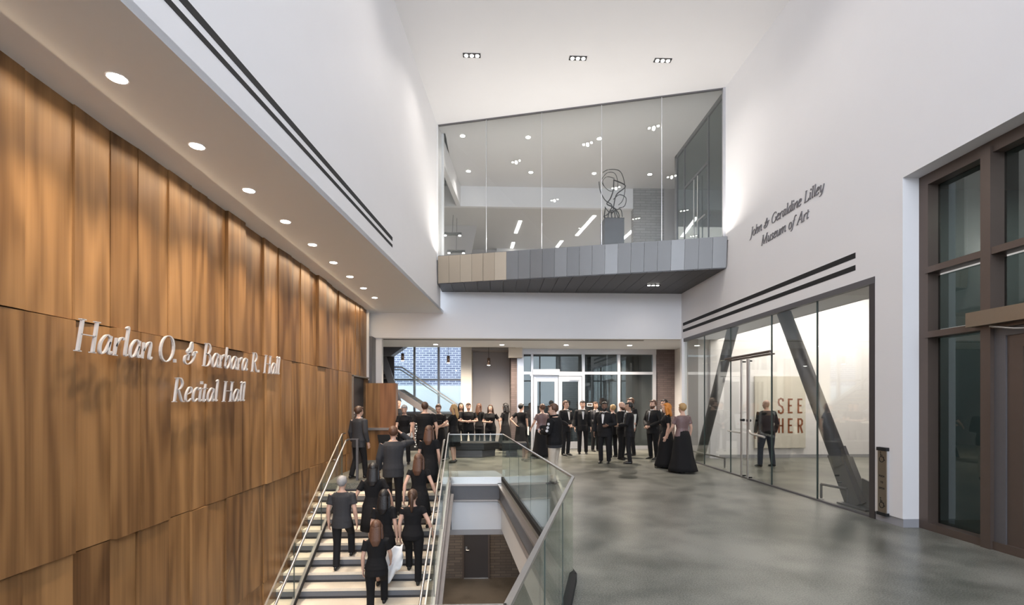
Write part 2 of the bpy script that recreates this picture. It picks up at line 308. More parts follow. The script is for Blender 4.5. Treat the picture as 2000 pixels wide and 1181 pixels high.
slot('air_slot', 'upper of two long black air slots on the upper left wall', (UL(-2)+.004, -2), (UL(9.39)+.004, 9.39), 4.90, 4.975, -.02)
# downlights in the soffit
def downlight(loc, r, label, group, power, col, ang=120, cat='ceiling light'):
    t = thing('recessed_downlight', label, cat, loc, 0, group)
    MB().tube([(0, 0, -.004), (0, 0, .01)], r*1.14, 24).build('trim_ring', M['white'], t)
    MB().disc((0, 0, -.007), r*.93, .002, 24).build('lens', M['lamp'], t)
    if power:
        s = spot('downlight_lamp', (loc[0], loc[1], loc[2]-.03), power, col, ang, .8, .05)
    return t
ordn = ['nearest the camera', 'second from the camera', 'third from the camera', 'fourth from the camera', 'fifth from the camera', 'sixth from the camera', 'seventh from the camera', 'eighth from the camera', 'nearest the bulkhead']
for k in range(-5, 9):
    if k >= 0: downlight((-3.10, 4.055+1.057*k, WZ), .07, 'round white downlight in the soffit over the wood wall, '+ordn[k], 'soffit downlights', 165, WARM, 98)
    elif k % 2: spot('soffit_lamp', (-3.10, 4.055+1.057*k, WZ-.03), 22, WARM, 130, .8, .05)

# ------------------------------------------------------------------ atrium ceiling and track lights
struct(MB().prism([(UL(VB)-.1, VB), (UR+.1, VB), (UR+.1, 11.90), (-3.0, 14.16)], CZ, CZ+.1).build('ceiling', M['white']))
def track(loc, label, group, rz=0, lamp=True, power=60):
    t = thing('triple_spot_fixture', label, 'ceiling spotlight', loc, rz, group)
    MB().box(-.2, .2, -.065, .065, -.012, .02).build('housing', M['black'], t)
    for i in (-1, 0, 1): MB().disc((i*.125, 0, -.02), .042, .006, 16).build('lamp_lens', M['lamp'], t)
    if lamp: spot('fixture_lamp', (loc[0], loc[1], loc[2]-.05), power, NEUT, 140, .8, .045) if power else None
    return t
nm = {0: 'left', 1: 'middle', 2: 'right'}
for r_, v in enumerate((10.95, 7.55, 4.15, .7, -2.8)):
    for i, u in enumerate((-.52, 1.913, 3.885)):
        lb = ('%s one of the three black triple spotlights in the atrium ceiling' % nm[i]) if r_ == 0 else 'black triple spotlight high in the atrium ceiling, mirrored in the balcony glass'
        track((u, v, CZ), lb, 'atrium spotlights' if r_ == 0 else 'mirrored atrium spotlights', power=(95, 90, 50, 0, 0)[r_])

# ------------------------------------------------------------------ right wall with two openings
GB, GN = 14.55, 7.106                      # museum glass from v=GN to the far end
WN, WF = 2.2, 6.61                         # tall window opening
wr = MB()
wr.box(UR, UR+.35, GN, BV+.2, BZ, 5.12).box(UR, UR+.35, WF, GN, 0.12, CZ).box(UR, UR+.35, GN, 11.7, 5.12, CZ).box(UR, UR+.35, WN, WF, 4.973, CZ).box(UR, UR+.35, VB, WN, 0, CZ)
wr.box(UR+.02, UR+.35, 11.7, BV+.2, 5.12, 5.85)
struct(wr.build('wall_right', M['white']))
struct(MB().box(UR+.01, UR+.33, WF, GN, 0, .12).build('baseboard_right', M['greym']))
slot('air_slot', 'upper of two black air slots on the right wall above the museum glass', (UR-.004, 7.5), (UR-.004, 14.56), 4.095, 4.185, .02)
slot('air_slot', 'lower of two black air slots on the right wall above the museum glass', (UR-.004, 7.5), (UR-.004, 14.56), 3.90, 3.985, .02)
# ------------------------------------------------------------------ bulkhead and balcony
struct(MB().box(-4.3, UR+.02, BV, BV+.25, BZ, 5.14).build('wall_bulkhead', M['white']))
A, B = Vector((-1.60, 13.65, 0)), Vector((UR, 11.75, 0)); AB = (B-A); Ld = AB.length; dr = AB.normalized(); nb = Vector((dr.y, -dr.x, 0))
bc = thing('balcony_cladding', 'metal-clad balcony band across the atrium below the tall slanted glass', 'balcony front')
NP = 23
for i in range(NP):
    a = A+dr*Ld*i/NP; b = A+dr*Ld*(i+1)/NP-dr*.006
    tw = random.uniform(-.006, .006)
    mt = 'zincb' if i < 6 else random.choice(['zinc', 'zincl', 'zinc', 'zincl'])
    ln = nb*(-.05)
    pts = [Vector((a.x, a.y, 5.13))+nb*(.02+tw)+Vector((0, .06, 0)), Vector((b.x, b.y, 5.13))+nb*(.02-tw)+Vector((0, .06, 0)), Vector((b.x, b.y, 5.88))+nb*(.02-tw), Vector((a.x, a.y, 5.88))+nb*(.02+tw)]
    MB().slab(pts, -nb*.03).build('cladding_panel', M[mt], bc)
MB().slab([(A.x, A.y, 5.88), (B.x, B.y, 5.88), (B.x, B.y+.35, 5.88), (A.x, A.y+.35, 5.88)], (0, 0, .02)).build('top_ledge', M['zincl'], bc)
NS = 20
for i in range(NS):
    a = A+dr*Ld*i/NS; b = A+dr*Ld*(i+1)/NS-dr*.01
    MB().prism([(a.x, a.y+.06), (b.x, b.y+.06), (b.x, BV+.02), (a.x, BV+.02)], 5.11, 5.13).build('soffit_panel', M['zincs'], bc)
track((4.55, 13.6, 5.115), 'black triple spotlight in the dark underside of the balcony', None, math.radians(0), power=18)
struct(MB().prism([(A.x, A.y+.1), (B.x, B.y+.1), (10.5, 11.8), (10.5, 22.9), (-6, 22.9), (-6, 14.9), (-1.6, 14.9)], 5.2, 5.80).build('floor_upper', M['cream']))
# balcony glazing
gw = struct(empty('window_1'))
C0, C1 = A+Vector((0, .12, 0)), B+Vector((0, .12, 0))
cuts = [0, .185, .39, .60, .80, 1.0]
for s0, s1 in zip(cuts, cuts[1:]):
    a = C0.lerp(C1, s0)+dr*.006; b = C0.lerp(C1, s1)-dr*.006
    MB().slab([(a.x, a.y, 5.9), (b.x, b.y, 5.9), (b.x, b.y, CZ-.03), (a.x, a.y, CZ-.03)], -nb*.02).build('glass_pane', M['glassu'], gw)
for s0 in cuts[1:-1]:
    a = C0.lerp(C1, s0); MB().box(-.006, .006, -.014, .014, 5.9, CZ-.03, math.atan2(dr.y, dr.x), (a.x, a.y, 0)).build('glass_joint', M['alu'], gw)
MB().beam((C0.x, C0.y, CZ-.015), (C1.x, C1.y, CZ-.015), .05, .03).build('top_channel', M['steeld'], gw)
MB().box(-.03, .03, -.03, .03, 5.9, CZ, 0, (C1.x-.03, C1.y, 0)).build('side_channel', M['alu'], gw)
# upper room
struct(MB().prism([(-3.0, 14.14), (UR+.2, 11.86), (10.5, 11.72), (10.5, 17.66), (-3.0, 17.66)], CZ, CZ+.1).build('ceiling_upper_room', M['white']))
struct(MB().box(-6, 10.5, 17.66, 17.8, 8.93, CZ).build('trim_2', M['white']))
struct(MB().box(-6, 10.5, 17.8, 22.9, 8.93, 9.03).build('ceiling_upper_back', M['taupel']))
struct(MB().slab([(-1.62, 13.72, 5.8), (-1.55, 14.3, 5.8), (-1.55, 14.3, CZ), (-1.62, 13.72, CZ)], (-.15, 0, 0)).slab([(-1.55, 14.3, 8.93), (-1.25, 17.66, 8.93), (-1.25, 17.66, CZ), (-1.55, 14.3, CZ)], (-.15, 0, 0)).build('wall_upper_left', M['white']))
uw = MB(); uw.slab([(-.15, 22.5, 5.8), (8, 22.5, 5.8), (8, 22.5, 8.93), (.1, 22.5, 8.93)], (0, .15, 0)); struct(uw.build('wall_upper_back', M['taupel'])); struct(MB().slab([(-6, 19.6, 5.8), (-1.35, 19.6, 5.8), (-.72, 19.6, 8.93), (-6, 19.6, 8.93)], (0, .1, 0)).build('wall_upper_opening', M['taupe']))
struct(MB().box(-6, 10.5, 22.7, 22.9, 5.8, 10).build('wall_upper_far', M['taupe']))
struct(MB().box(-6, -1.45, 14.2, 17.7, 9.67, 9.8).box(-6, -1.5, 14.2, 14.35, 5.8, 9.8).box(-6.2, -6, 14.3, 22.9, 5.8, 10).build('wall_upper_side', M['white']))
struct(MB().box(5.15, 6.3, 17.6, 17.9, 5.8, CZ).build('wall_upper_brick', M['brickg']))
struct(MB().box(6.3, 10.5, 17.6, 17.9, 5.8, CZ).build('wall_upper_right_back', M['taupe'])); struct(MB().box(10.3, 10.5, 11.9, 17.9, 5.8, CZ).build('wall_upper_right_side', M['taupe']))
struct(MB().box(UR, 10.5, 11.7, 11.9, 5.8, CZ).build('wall_upper_right_front', M['white']))
ug = struct(empty('window_2'))
MB().box(UR+.05, UR+.07, 12.0, 15.2, 5.85, CZ-.08).build('glass_pane', M['glassd'], ug)
f = MB().box(UR+.02, UR+.1, 11.95, 15.25, CZ-.1, CZ).box(UR+.02, UR+.12, 15.15, 15.3, 5.8, CZ).box(UR+.03, UR+.09, 12.9, 12.93, 5.8, CZ).box(UR+.03, UR+.09, 14.55, 14.58, 5.8, CZ).box(UR+.03, UR+.09, 12.9, 14.55, 8.3, 8.36)
f.build('window_frame', M['steeld'], ug)
MB().tube([(UR-.02, 13.7, 5.9), (UR-.02, 13.7, 8.2)], .02).tube([(UR-.02, 13.45, 5.9), (UR-.02, 13.45, 8.2)], .02).tube([(UR-.04, 12.95, 6.9), (UR-.04, 13.45, 6.9)], .02).build('pull_handle', M['steel'], ug)
MB().tube([(7.0, 12.0, CZ), (8.4, 15.6, 5.8)], .17, 16).build('diagonal_steel_column', M['steeld'], None, True)
tag(bpy.data.objects['diagonal_steel_column'], 'grey slanted steel column behind the dark glazed partition on the balcony level', 'column')
U7 = [((-.95, 14.3), 'nearer row, left'), ((1.0, 14.3), 'nearer row, middle'), ((3.15, 14.3), 'nearer row, right of middle'), ((-1.2+.3, 16.5), 'rear row, leftmost'), ((1.25, 16.5), 'rear row, second from left'), ((3.45, 16.5), 'rear row, third from left'), ((5.4, 16.5), 'rear row, rightmost')]
for (u, v), nme in U7: downlight((u, v, CZ-.001), .075, 'round downlight in the ceiling behind the balcony glass, '+nme, 'balcony room downlights', 45, NEUT, 120)
LT = [((1.02, 19.0), (.9, 20.4), 'short upright strip at left'), ((3.85, 18.35), (3.55, 20.6), 'long slanted strip left of the sculpture'), ((.85, 21.6), (.8, 22.4), 'small strip touching the cladding at left'), ((3.0, 21.3), (2.9, 22.2), 'small slanted strip touching the cladding mid-way'), ((5.9, 18.9), (5.6, 21.5), 'added strip imitating a reflection in the dark partition')]  # last strip is added to stand for a reflection in the side glass
for a, b, nme in LT:
    t = thing('linear_light', 'linear ceiling light behind the balcony glass: '+nme, 'ceiling light', (a[0], a[1], 8.93), 0, 'linear lights behind the balcony')
    dx, dy = b[0]-a[0], b[1]-a[1]
    MB().beam((0, 0, .005), (dx, dy, .005), .16, .02).build('housing', M['white'], t); MB().beam((0, 0, -.01), (dx, dy, -.01), .13, .012).build('diffuser', M['lampc'], t)
for (u, v, z, nme) in ((-1.62, 18.5, 8.2, 'upper'), (-1.50, 18.8, 7.62, 'lower')):
    t = thing('twin_spot_pendant', '%s black twin-head pendant light in the opening at the left of the balcony room' % nme, 'pendant light', (u, v, z))
    MB().tube([(-.35, 0, 0), (.35, 0, 0)], .06, 12).build('light_bar', M['wire'], t); MB().tube([(.0, 0, .05), (.03, 0, 8.93-z)], .008, 6).build('cable', M['wire'], t)
    for s_ in (-.28, .28): MB().disc((s_, 0, -.075), .05, .02, 14).build('lamp_head', M['lamp'], t)
# sculpture and plinth on the balcony
px, py = 3.30, 13.35
t = thing('sculpture_plinth', 'black box plinth carrying the wire sculpture behind the balcony glass', 'plinth', (px, py, 5.8))
t_ = MB().box(-.27, .27, -.27, .27, 0, 1.02).build('plinth_box', M['plinth'], t, bevel=.005)
MB().box(-.275, .275, -.275, .275, 1.02, 1.03).build('plinth_top', M['wire'], t)
sc = MB()
def cr(pts, n=6, closed=False):
    P = [Vector(p) for p in pts]; out = []
    m = len(P)
    for i in range(m if closed else m-1):
        a, b, c, d_ = (P[(i-1) % m] if closed or i else P[0]), P[i], P[(i+1) % m], (P[(i+2) % m] if closed or i+2 < m else P[-1])
        for k in range(n):
            q = k/n; out.append(.5*((2*b)+(c-a)*q+(2*a-5*b+4*c-d_)*q*q+(3*b-a-3*c+d_)*q**3))
    if not closed: out.append(P[-1])
    else: out.append(out[0].copy())
    return out
def crv(pts, r, dy=0.0, jit=.08):
    n = len(pts); sc.tube(cr([(x, dy+jit*math.sin(i*1.7+x*5), z) for i, (x, z) in enumerate(pts)]), r, 6)
crv([(-.42, 1.10), (-.36, .85), (-.18, .6), (.02, .42), (.0, .3)], .016); crv([(-.25, 1.0), (-.3, 1.2), (-.1, 1.42), (.15, 1.38), (.28, 1.15), (.2, .95), (0, .85), (-.2, .95), (-.27, 1.15), (-.1, 1.32), (.12, 1.22)], .010, .05)
crv([(-.3, 1.35), (-.05, 1.5), (.3, 1.38), (.5, 1.0), (.42, .6), (.25, .42)], .012, -.05); crv([(.12, 1.22), (.1, .9), (-.02, .62), (-.15, .45), (.05, .42), (.2, .3)], .02); crv([(.12, 1.22), (.5, 1.0), (.2, .75), (.12, .5), (.1, .25)], .018, .04)
crv([(.1, .62), (.3, .75), (.52, .65), (.5, .45), (.3, .38)], .013); crv([(-.2, .33), (-.2, .1), (-.05, -.05), (.12, .0), (.15, .25), (.0, .3), (-.1, .05), (.0, -.02)], .018)
crv([(.02, .3), (.1, .05), (.25, -.02), (.3, .2), (.2, .33), (.05, .2), (.08, -.02)], .02, .05); crv([(-.22, .36), (.0, .25), (.3, .3), (.42, .12)], .014); crv([(-.2, -.02), (-.24, .1), (-.12, .15), (.05, .33), (.25, .1), (.22, -.02)], .016, -.06)
bmesh.ops.translate(sc.bm, verts=sc.bm.verts, vec=(px-.05, py, 5.8+1.07)); bmesh.ops.scale(sc.bm, verts=sc.bm.verts, vec=(.82, .82, .95), space=Matrix.Translation((-px, -py, -6.84)))
tag(sc.build('wire_sculpture', M['wire'], None, True), 'tangled black iron wire sculpture standing on the black plinth', 'sculpture')
# ------------------------------------------------------------------ low ceiling and rear of the hall
struct(MB().prism([(-6.5, BV+.25), (UR+1.2, BV+.25), (UR+1.2, 17.75), (.75, 17.75), (.75, 17.1), (-6.5, 17.1)], BZ, BZ+.15).build('ceiling_rear', M['soffit']))
slot_ = MB().box(-3.5, 4.72, 14.97, 15.09, BZ-.006, BZ+.02).build('air_slot', M['black']); tag(slot_, 'thin black air slot along the low ceiling behind the bulkhead', 'air slot')
for u, nme in ((-2.0, 'leftmost'), (.25, 'second from left'), (2.45, 'third from left'), (4.65, 'rightmost')):
    downlight((u, 16.35, BZ), .08, 'downlight in the low ceiling over the crowd, '+nme, 'low ceiling downlights', 560, WARM, 150)
struct(MB().prism([(-7, 17.1), (.7, 17.1), (.7, 24), (-7, 24)], 5.1, 5.19).build('ceiling_stair_hall', M['taupe'])); struct(MB().box(-7, .75, 17.1, 17.2, BZ, 5.2).build('trim_3', M['taupe']))
struct(MB().box(-1.26, -.86, 18.0, 22.6, 0, 5.1).build('wall_pier', M['cream'])); struct(MB().box(-.86, .66, 18.1, 19.0, BZ, 5.1).build('trim_4', M['taupe']))
struct(MB().box(-.86, .66, 19.0, 19.15, 0, 5.1).build('wall_alcove', M['taupe'])); struct(MB().box(.6, .82, 17.5, 19.15, 0, BZ+.1).build('wall_alcove_side', M['brickp']))
struct(MB().box(.5, 1.0, 17.2, 17.5, 3.35, BZ).build('trim_5', M['cream']))
struct(MB().box(-7.1, -6.9, 10.5, 24, 0, 5.2).build('wall_stair_hall_left', M['taupe']))
struct(MB().box(-7, -4.3, 10.4, 10.6, 0, 5.2).build('wall_stair_hall_front', M['taupe']))
# window wall of the stair hall
wn = struct(empty('window_3'))
MB().box(-6.9, -1.26, 22.48, 22.50, 1.24, 5.1).build('glass_pane', M['glass'], wn)
mf = MB()
for u in (-6.0, -4.85, -3.72, -2.6, -1.5): mf.box(u-.05, u+.05, 22.38, 22.52, 1.24, 5.1)
mf.box(-6.9, -1.26, 22.42, 22.52, 2.72, 2.80).box(-6.9, -1.26, 22.38, 22.54, 1.18, 1.28); mf.build('mullion_grid', M['alu'], wn)
struct(MB().box(-6.9, -1.26, 22.4, 22.6, 0, 1.2).build('wall_window_sill', M['brickg']))
# building outside
t = thing('brick_building', 'brick building with overcast blue put into its colour and a white base seen through the stair hall window', 'building', (0, 31, 0))
MB().box(-16, 3, 0, 1, 2.75, 9).build('brick_wall', M['brickb'], t); MB().box(-16, 3, -.05, 1, -1, 2.75).build('white_base', M['snow'], t)
struct(MB().box(-30, 30, 24, 60, -.6, -.5).build('floor_outside', M['grass']))
# interior stair in the stair hall
t = thing('upper_staircase', 'brown steel staircase rising to a landing in front of the rear window', 'staircase', (0, 18.3, 0))
MB().slab([(-1.0, 0, .18), (-3.75, 0, 2.02), (-4.9, 0, 2.02), (-4.9, 0, 2.25), (-3.72, 0, 2.25), (-.9, 0, .42)], (0, .05, 0)).build('near_stringer', M['stringer'], t)
MB().slab([(-1.0, 0, .18), (-3.75, 0, 2.02), (-4.9, 0, 2.02), (-4.9, 0, 2.25), (-3.72, 0, 2.25), (-.9, 0, .42)], (0, .05, 0)).build('far_stringer', M['stringer'], t).location = (0, 1.6, 0)
MB().slab([(-1.0, .05, .2), (-3.75, .05, 2.04), (-3.72, .05, 2.16), (-.9, .05, .3)], (0, 1.55, 0)).build('soffit', M['taupe'], t)
for i in range(11): MB().box(-1.0-.26*(i+1), -1.0-.26*i+.03, .05, 1.6, .40+.167*i-.02, .40+.167*i+.02).build('tread', M['tread'], t)
MB().box(-4.9, -3.75, .05, 1.6, 2.1, 2.22).build('landing', M['taupe'], t)
g_ = MB().slab([(-.95, .02, .45), (-3.72, .02, 2.28), (-4.8, .02, 2.28), (-4.8, .02, 3.2), (-3.6, .02, 3.2), (-.95, .02, 1.42)], (0, .015, 0)).build('glass_guard', M['glassg'], t)
MB().tube([(-4.9, 0, 3.07), (-3.52, 0, 3.06), (-1.0, 0, 1.36)], .025).tube([(-4.9, .06, 2.97), (-3.58, .06, 2.97), (-1.05, .06, 1.3)], .02).build('handrail', M['steel'], t)
t = thing('return_stair_flight', 'dark second stair flight with black underside crossing the upper left of the rear window', 'staircase', (0, 18.0, 0))
MB().slab([(-4.45, -.5, 3.95), (-3.45, -.5, 3.95), (-3.0, -.5, 3.95), (-3.75, -.5, 3.42), (-4.75, -.5, 3.42)], (0, .5, 0)).build('dark_underside', M['steeld'], t)
MB().slab([(-4.25, -.3, 3.5), (-4.0, -.3, 3.5), (-3.42, -.3, 1.75), (-3.68, -.3, 1.75)], (0, .1, 0)).build('inclined_stringer', M['steeld'], t)
for i in range(7): MB().box(-4.9, -4.15+.06*i, -.2, 0, 3.25-.2*i-.06, 3.25-.2*i).build('tread', M['bronze'], t)
MB().box(-5, -3.75, .05, .1, 1.6, 3.5).build('back_panel', M['door'], t)
for (u, v, z, nme) in ((-3.35, 17.6, 3.25, 'leftmost, in front of the stair'), (-1.72, 17.9, 3.20, 'middle, beside the cream pier'), (-.22, 17.9, 3.12, 'rightmost, in front of the taupe alcove')):
    t = thing('cylinder_pendant', 'small cylinder pendant lamp, '+nme, 'pendant light', (u, v, z), 0, 'cylinder pendants')
    MB().tube([(0, 0, .0), (0, 0, .26)], .055, 16).build('shade', M['copper'], t, True); MB().tube([(0, 0, .26), (0, 0, 5.1-z)], .006, 6).build('cable', M['wire'], t); MB().disc((0, 0, -.015), .05, .012, 16).build('lamp_lens', M['lamp'], t)
# wood block with shelf rail beside the recital door
t = thing('wood_reception_wall', 'reddish wood-clad service block with a steel rail at the head of the stairs', 'service desk', (0, 13.9, 0))
MB().box(-3.70, -3.30, 0, .3, .03, 2.3).build('front_panel', M['wood'], t); MB().box(-3.295, -2.84, 0, .3, .03, 2.3).build('front_panel', M['woodb'], t)
MB().box(-3.72, -2.95, -.06, 0, .95, 1.02).build('steel_rail', M['steel'], t); MB().box(-3.72, -2.84, -.03, .3, 0, .09).build('base_plate', M['steel'], t)
MB().slab([(-3.36, -.03, .82), (-2.75, -.03, .82), (-2.75, -.03, .35), (-3.28, -.03, .35)], (0, .03, 0)).build('black_screen', M['black'], t); 
struct(MB().box(-3.62, -3.44, 14.75, 14.95, 2.3, BZ).build('trim_6', M['white'])); struct(MB().box(-3.8, -3.62, 14.3, 14.9, 0, BZ).build('trim_7', M['steeld']))
struct(MB().box(-3.9, UW+.02, 14.25, 14.3, 2.4, WZ).build('trim_8', M['white']))
t = thing('patterned_desk', 'counter with a black and white patterned side panel behind the standing crowd', 'desk', (-3.0, 17.3, 0))
MB().box(-.1, 1.3, 0, .7, 0, .95).build('counter_body', M['benchm'], t); MB().box(-.15, 1.35, -.05, .75, .95, 1.0).build('counter_top', M['cream'], t)
pm = MB()
for i in range(4):
    for j in range(10): pm.box(.12+i*.1+(j % 2)*.05, .18+i*.1+(j % 2)*.05, -.012, 0, .12+j*.08, .17+j*.08)
pm.build('patterned_panel', M['paper'], t)
# benches beyond the far guard
for (x0, x1, y0, nme, tip) in ((-1.42, .16, 15.2, 'long', True), (.30, 1.03, 15.15, 'short', False)):
    t = thing('lounge_bench', '%s black faceted lounge bench behind the far glass guard' % nme, 'bench')
    if tip: p = [(x0, y0+.05), (x1-.5, y0), (x1, y0+.45), (x1-.35, y0+.75), (x0, y0+.7)]
    else: p = [(x0, y0), (x1, y0), (x1, y0+.6), (x0, y0+.6)]
    MB().prism(p, .22, .46).build('seat_cushion', M['benchm'], t, bevel=.02)
    c = sum((Vector(q) for q in p), Vector((0, 0)))/len(p); p2 = [tuple(c+(Vector(q)-c)*.82) for q in p]
    MB().prism(p2, 0, .215).build('seat_base', M['steeld'], t)
# ------------------------------------------------------------------ entrance curtain wall
V1 = 17.66
cw = struct(empty('window_4', (0, V1, 0)))
cm = MB()
for u, wd in ((.92, .3), (1.38, .08), (3.28, .10), (4.60, .10), (5.93, .12)): cm.box(u-wd/2, u+wd/2, -.08, .06, 0, 3.52)
cm.box(.8, 6.0, -.08, .06, 3.50, 3.72).box(.8, 6.0, -.06, .05, 2.76, 2.86).box(3.2, 6.0, -.06, .05, 0, .12).box(1.3, 3.3, -.07, .05, 2.70, 2.78)
cm.build('mullion_grid', M['alu'], cw)
for a, b in ((1.07, 1.34), (1.42, 3.23), (3.33, 4.55), (4.65, 5.87)): MB().box(a, b, -.01, .01, 2.86, 3.5).build('glass_pane', M['glassv'], cw)
for a, b in ((1.07, 1.34), (3.33, 4.55), (4.65, 5.87)): MB().box(a, b, -.01, .01, .12, 2.76).build('glass_pane', M['glassv'], cw)
dd = struct(empty('door_3', (0, V1, 0)))
for a, b, hx in ((1.44, 2.34, 2.26), (2.36, 3.22, 2.44)):
    lf = MB().box(a, a+.13, -.05, .02, .02, 2.68).box(b-.13, b, -.05, .02, .02, 2.68).box(a+.13, b-.13, -.05, .02, 2.5, 2.68).box(a+.13, b-.13, -.05, .02, .02, .28).build('door_leaf', M['alu'], dd)
    MB().box(a+.13, b-.13, -.02, -.01, .28, 2.5).build('glass_pane', M['glassv'], lf); MB().tube([(hx, -.09, .95), (hx, -.09, 1.35)], .015).build('door_handle', M['wire'], lf)
MB().box(1.40, 2.38, -.2, -.05, 2.74, 2.94).build('door_operator', M['alu'], dd); MB().box(2.75, 3.1, -.12, -.05, 2.55, 2.65).build('door_closer', M['alu'], dd)
t = tag(MB().box(3.42, 3.62, V1-.03, V1-.012, 1.58, 1.70).build('notice_plate', M['paper']), 'small white-edged notice on the entrance glass behind the tuxedoed men', 'notice')
MB().box(3.435, 3.605, V1-.034, V1-.03, 1.6, 1.68).box(3.46, 3.55, V1-.036, V1-.034, 1.645, 1.65).build('notice_face', M['bronze'], t)
struct(MB().box(6.0, 7.0, V1, V1+.3, 0, BZ).build('wall_rear_right', M['brickp'])); struct(MB().box(6.72, 7.0, 14.7, V1, 0, BZ).build('wall_rear_side', M['white']))
# vestibule behind the doors
struct(MB().box(.8, 6.0, 22.9, 23.1, 0, 4).build('wall_vestibule_back', M['brickg'])); struct(MB().box(.66, .8, 19.1, 23, 0, 4).box(6.0, 6.2, 17.9, 23, 0, 4).build('wall_vestibule_sides', M['taupe'])); struct(MB().box(.66, 6.2, 17.76, 23, 3.9, 4).build('ceiling_vestibule', M['taupe']))
struct(MB().box(4.7, 6.0, 19.8, 20, 0, 3.9).build('wall_vestibule_nib', M['taupe'])); spot('vestibule_downlight', (5.35, 19.45, 3.85), 60, NEUT, 60, .5)
area('vestibule_fill', (2.8, 20.5, 3.85), (0, 0, 0), 2.5, 3.5, 40, COOL)  # added cool fill lamp under the closed vestibule ceiling
for i, (u, v) in enumerate(((2.0, 19.2), (2.0, 20.1), (2.0, 21.0))):
    o = tag(MB().box(u-.45+.1*i, u+.75+.1*i, v, v+.08, 3.86, 3.9).build('strip_light', M['lampc']), 'white strip light behind the transom glass over the entrance doors', 'ceiling light', 'vestibule strip lights')
# ------------------------------------------------------------------ museum gallery behind its glass wall
mg = struct(empty('window_5', (UR, 0, 0)))
J = [7.23, 8.45, 9.875, 11.63, 13.11, 14.5]
for a, b in zip(J, J[1:]):
    if a == 9.875:
        MB().box(.02, .035, a+.006, b-.006, 2.80, 3.6).build('glass_pane', M['glass'], mg)
    else: MB().box(.02, .035, a+.006, b-.006, .03, 3.6).build('glass_pane', M['glass'], mg)
for v in J[1:-1]: MB().box(.012, .043, v-.006, v+.006, .03, 3.6).build('glass_joint', M['edge'], mg)
MB().box(-.01, .07, GN, 14.6, 3.6, BZ+.0).build('head_channel', M['steeld'], mg); MB().box(0, .06, GN, 14.6, 0.0, .03).build('sill_channel', M['steeld'], mg)
MB().box(-.005, .12, GN, GN+.11, 0, BZ).build('end_post', M['door'], mg); MB().box(-.06, .1, 14.5, 14.62, 0, BZ).build('far_jamb', M['white'], mg)
gd = struct(empty('door_4', (UR, 0, 0)))
for a, b in ((9.885, 10.74), (10.76, 11.62)): MB().box(.02, .035, a, b, .02, 2.77).build('glass_leaf', M['glass'], gd)
MB().box(-.03, .08, 9.85, 11.66, 2.77, 2.80).build('top_rail', M['bronze'], gd); MB().tube([(-.05, 9.8, 2.83), (-.05, 11.75, 2.83)], .028).build('track_bar', M['bronze'], gd)
for v, s_ in ((10.93, 1), (10.66, -1)):
    h_ = MB().tube([(-.07, v, .04), (-.07, v, 2.75)], .022).build('pull_handle', M['steel'], gd)
    MB().tube([(-.08, v, .06), (.03, v, .06)], .016).tube([(-.08, v, 2.7), (.03, v, 2.7)], .016).tube([(-.09, v, 1.35), (.0, v, 1.35)], .03).build('handle_bracket', M['wire'], h_)
MB().tube([(-.10, 10.55, 2.73), (-.10, 10.55, 1.15), (-.10, 10.5, 1.08), (-.10, 10.42, 1.06), (-.10, 9.93, 1.03)], .024).build('panic_bar', M['steel'], gd)
MB().tube([(-.06, 11.6, 1.06), (-.06, 10.97, 1.05), (-.06, 10.93, 1.12)], .018).build('push_bar', M['steel'], gd)
struct(MB().box(UR+.35, 6.95, 7.1, 14.8, BZ, BZ+.1).box(6.9, 6.95, 7.1, 14.8, BZ, 5.0).build('ceiling_gallery_edge', M['white']))
struct(MB().box(6.9, 12.2, 7.1, 15, 5.0, 5.1).build('ceiling_gallery', M['white'])); struct(MB().box(6.3, 12.2, 14.8, 14.95, .1, 5.1).build('wall_gallery_back', M['white']))
struct(MB().box(6.3, 12.2, 14.79, 14.94, 0, .1).build('baseboard_gallery', M['greym'])); struct(MB().box(12.0, 12.2, 7.1, 15, 0, 5.1).build('wall_gallery_side', M['white'])); struct(MB().box(UR+.36, 12.2, 7.0, 7.1, 0, 5.1).build('wall_gallery_front', M['white']))
struct(MB().box(5.98, 6.3, 14.62, 14.95, 0, 5.0).build('wall_gallery_end', M['taupe']))
t = thing('canvas_painting', 'large pale square canvas reading SEE HER on the gallery back wall', 'painting', (8.15, 14.72, 0))
MB().box(0, 1.62, 0, .07, .31, 2.56).build('canvas', M['canvas'], t, bevel=.004)
LS = {'S': [[(.92, .8), (.85, .95), (.5, 1), (.12, .93), (.06, .75), (.2, .57), (.75, .42), (.93, .22), (.85, .06), (.5, 0), (.12, .06), (.06, .2)]], 'E': [[(.9, .95), (.14, .95), (.14, .05), (.9, .05)], [(.14, .52), (.75, .52)]], 'H': [[(.14, 0), (.14, 1)], [(.86, 0), (.86, 1)], [(.14, .5), (.86, .5)]],
      'R': [[(.14, 0), (.14, .95), (.6, .95), (.86, .85), (.86, .62), (.6, .5), (.14, .5)], [(.5, .5), (.9, 0)]]}
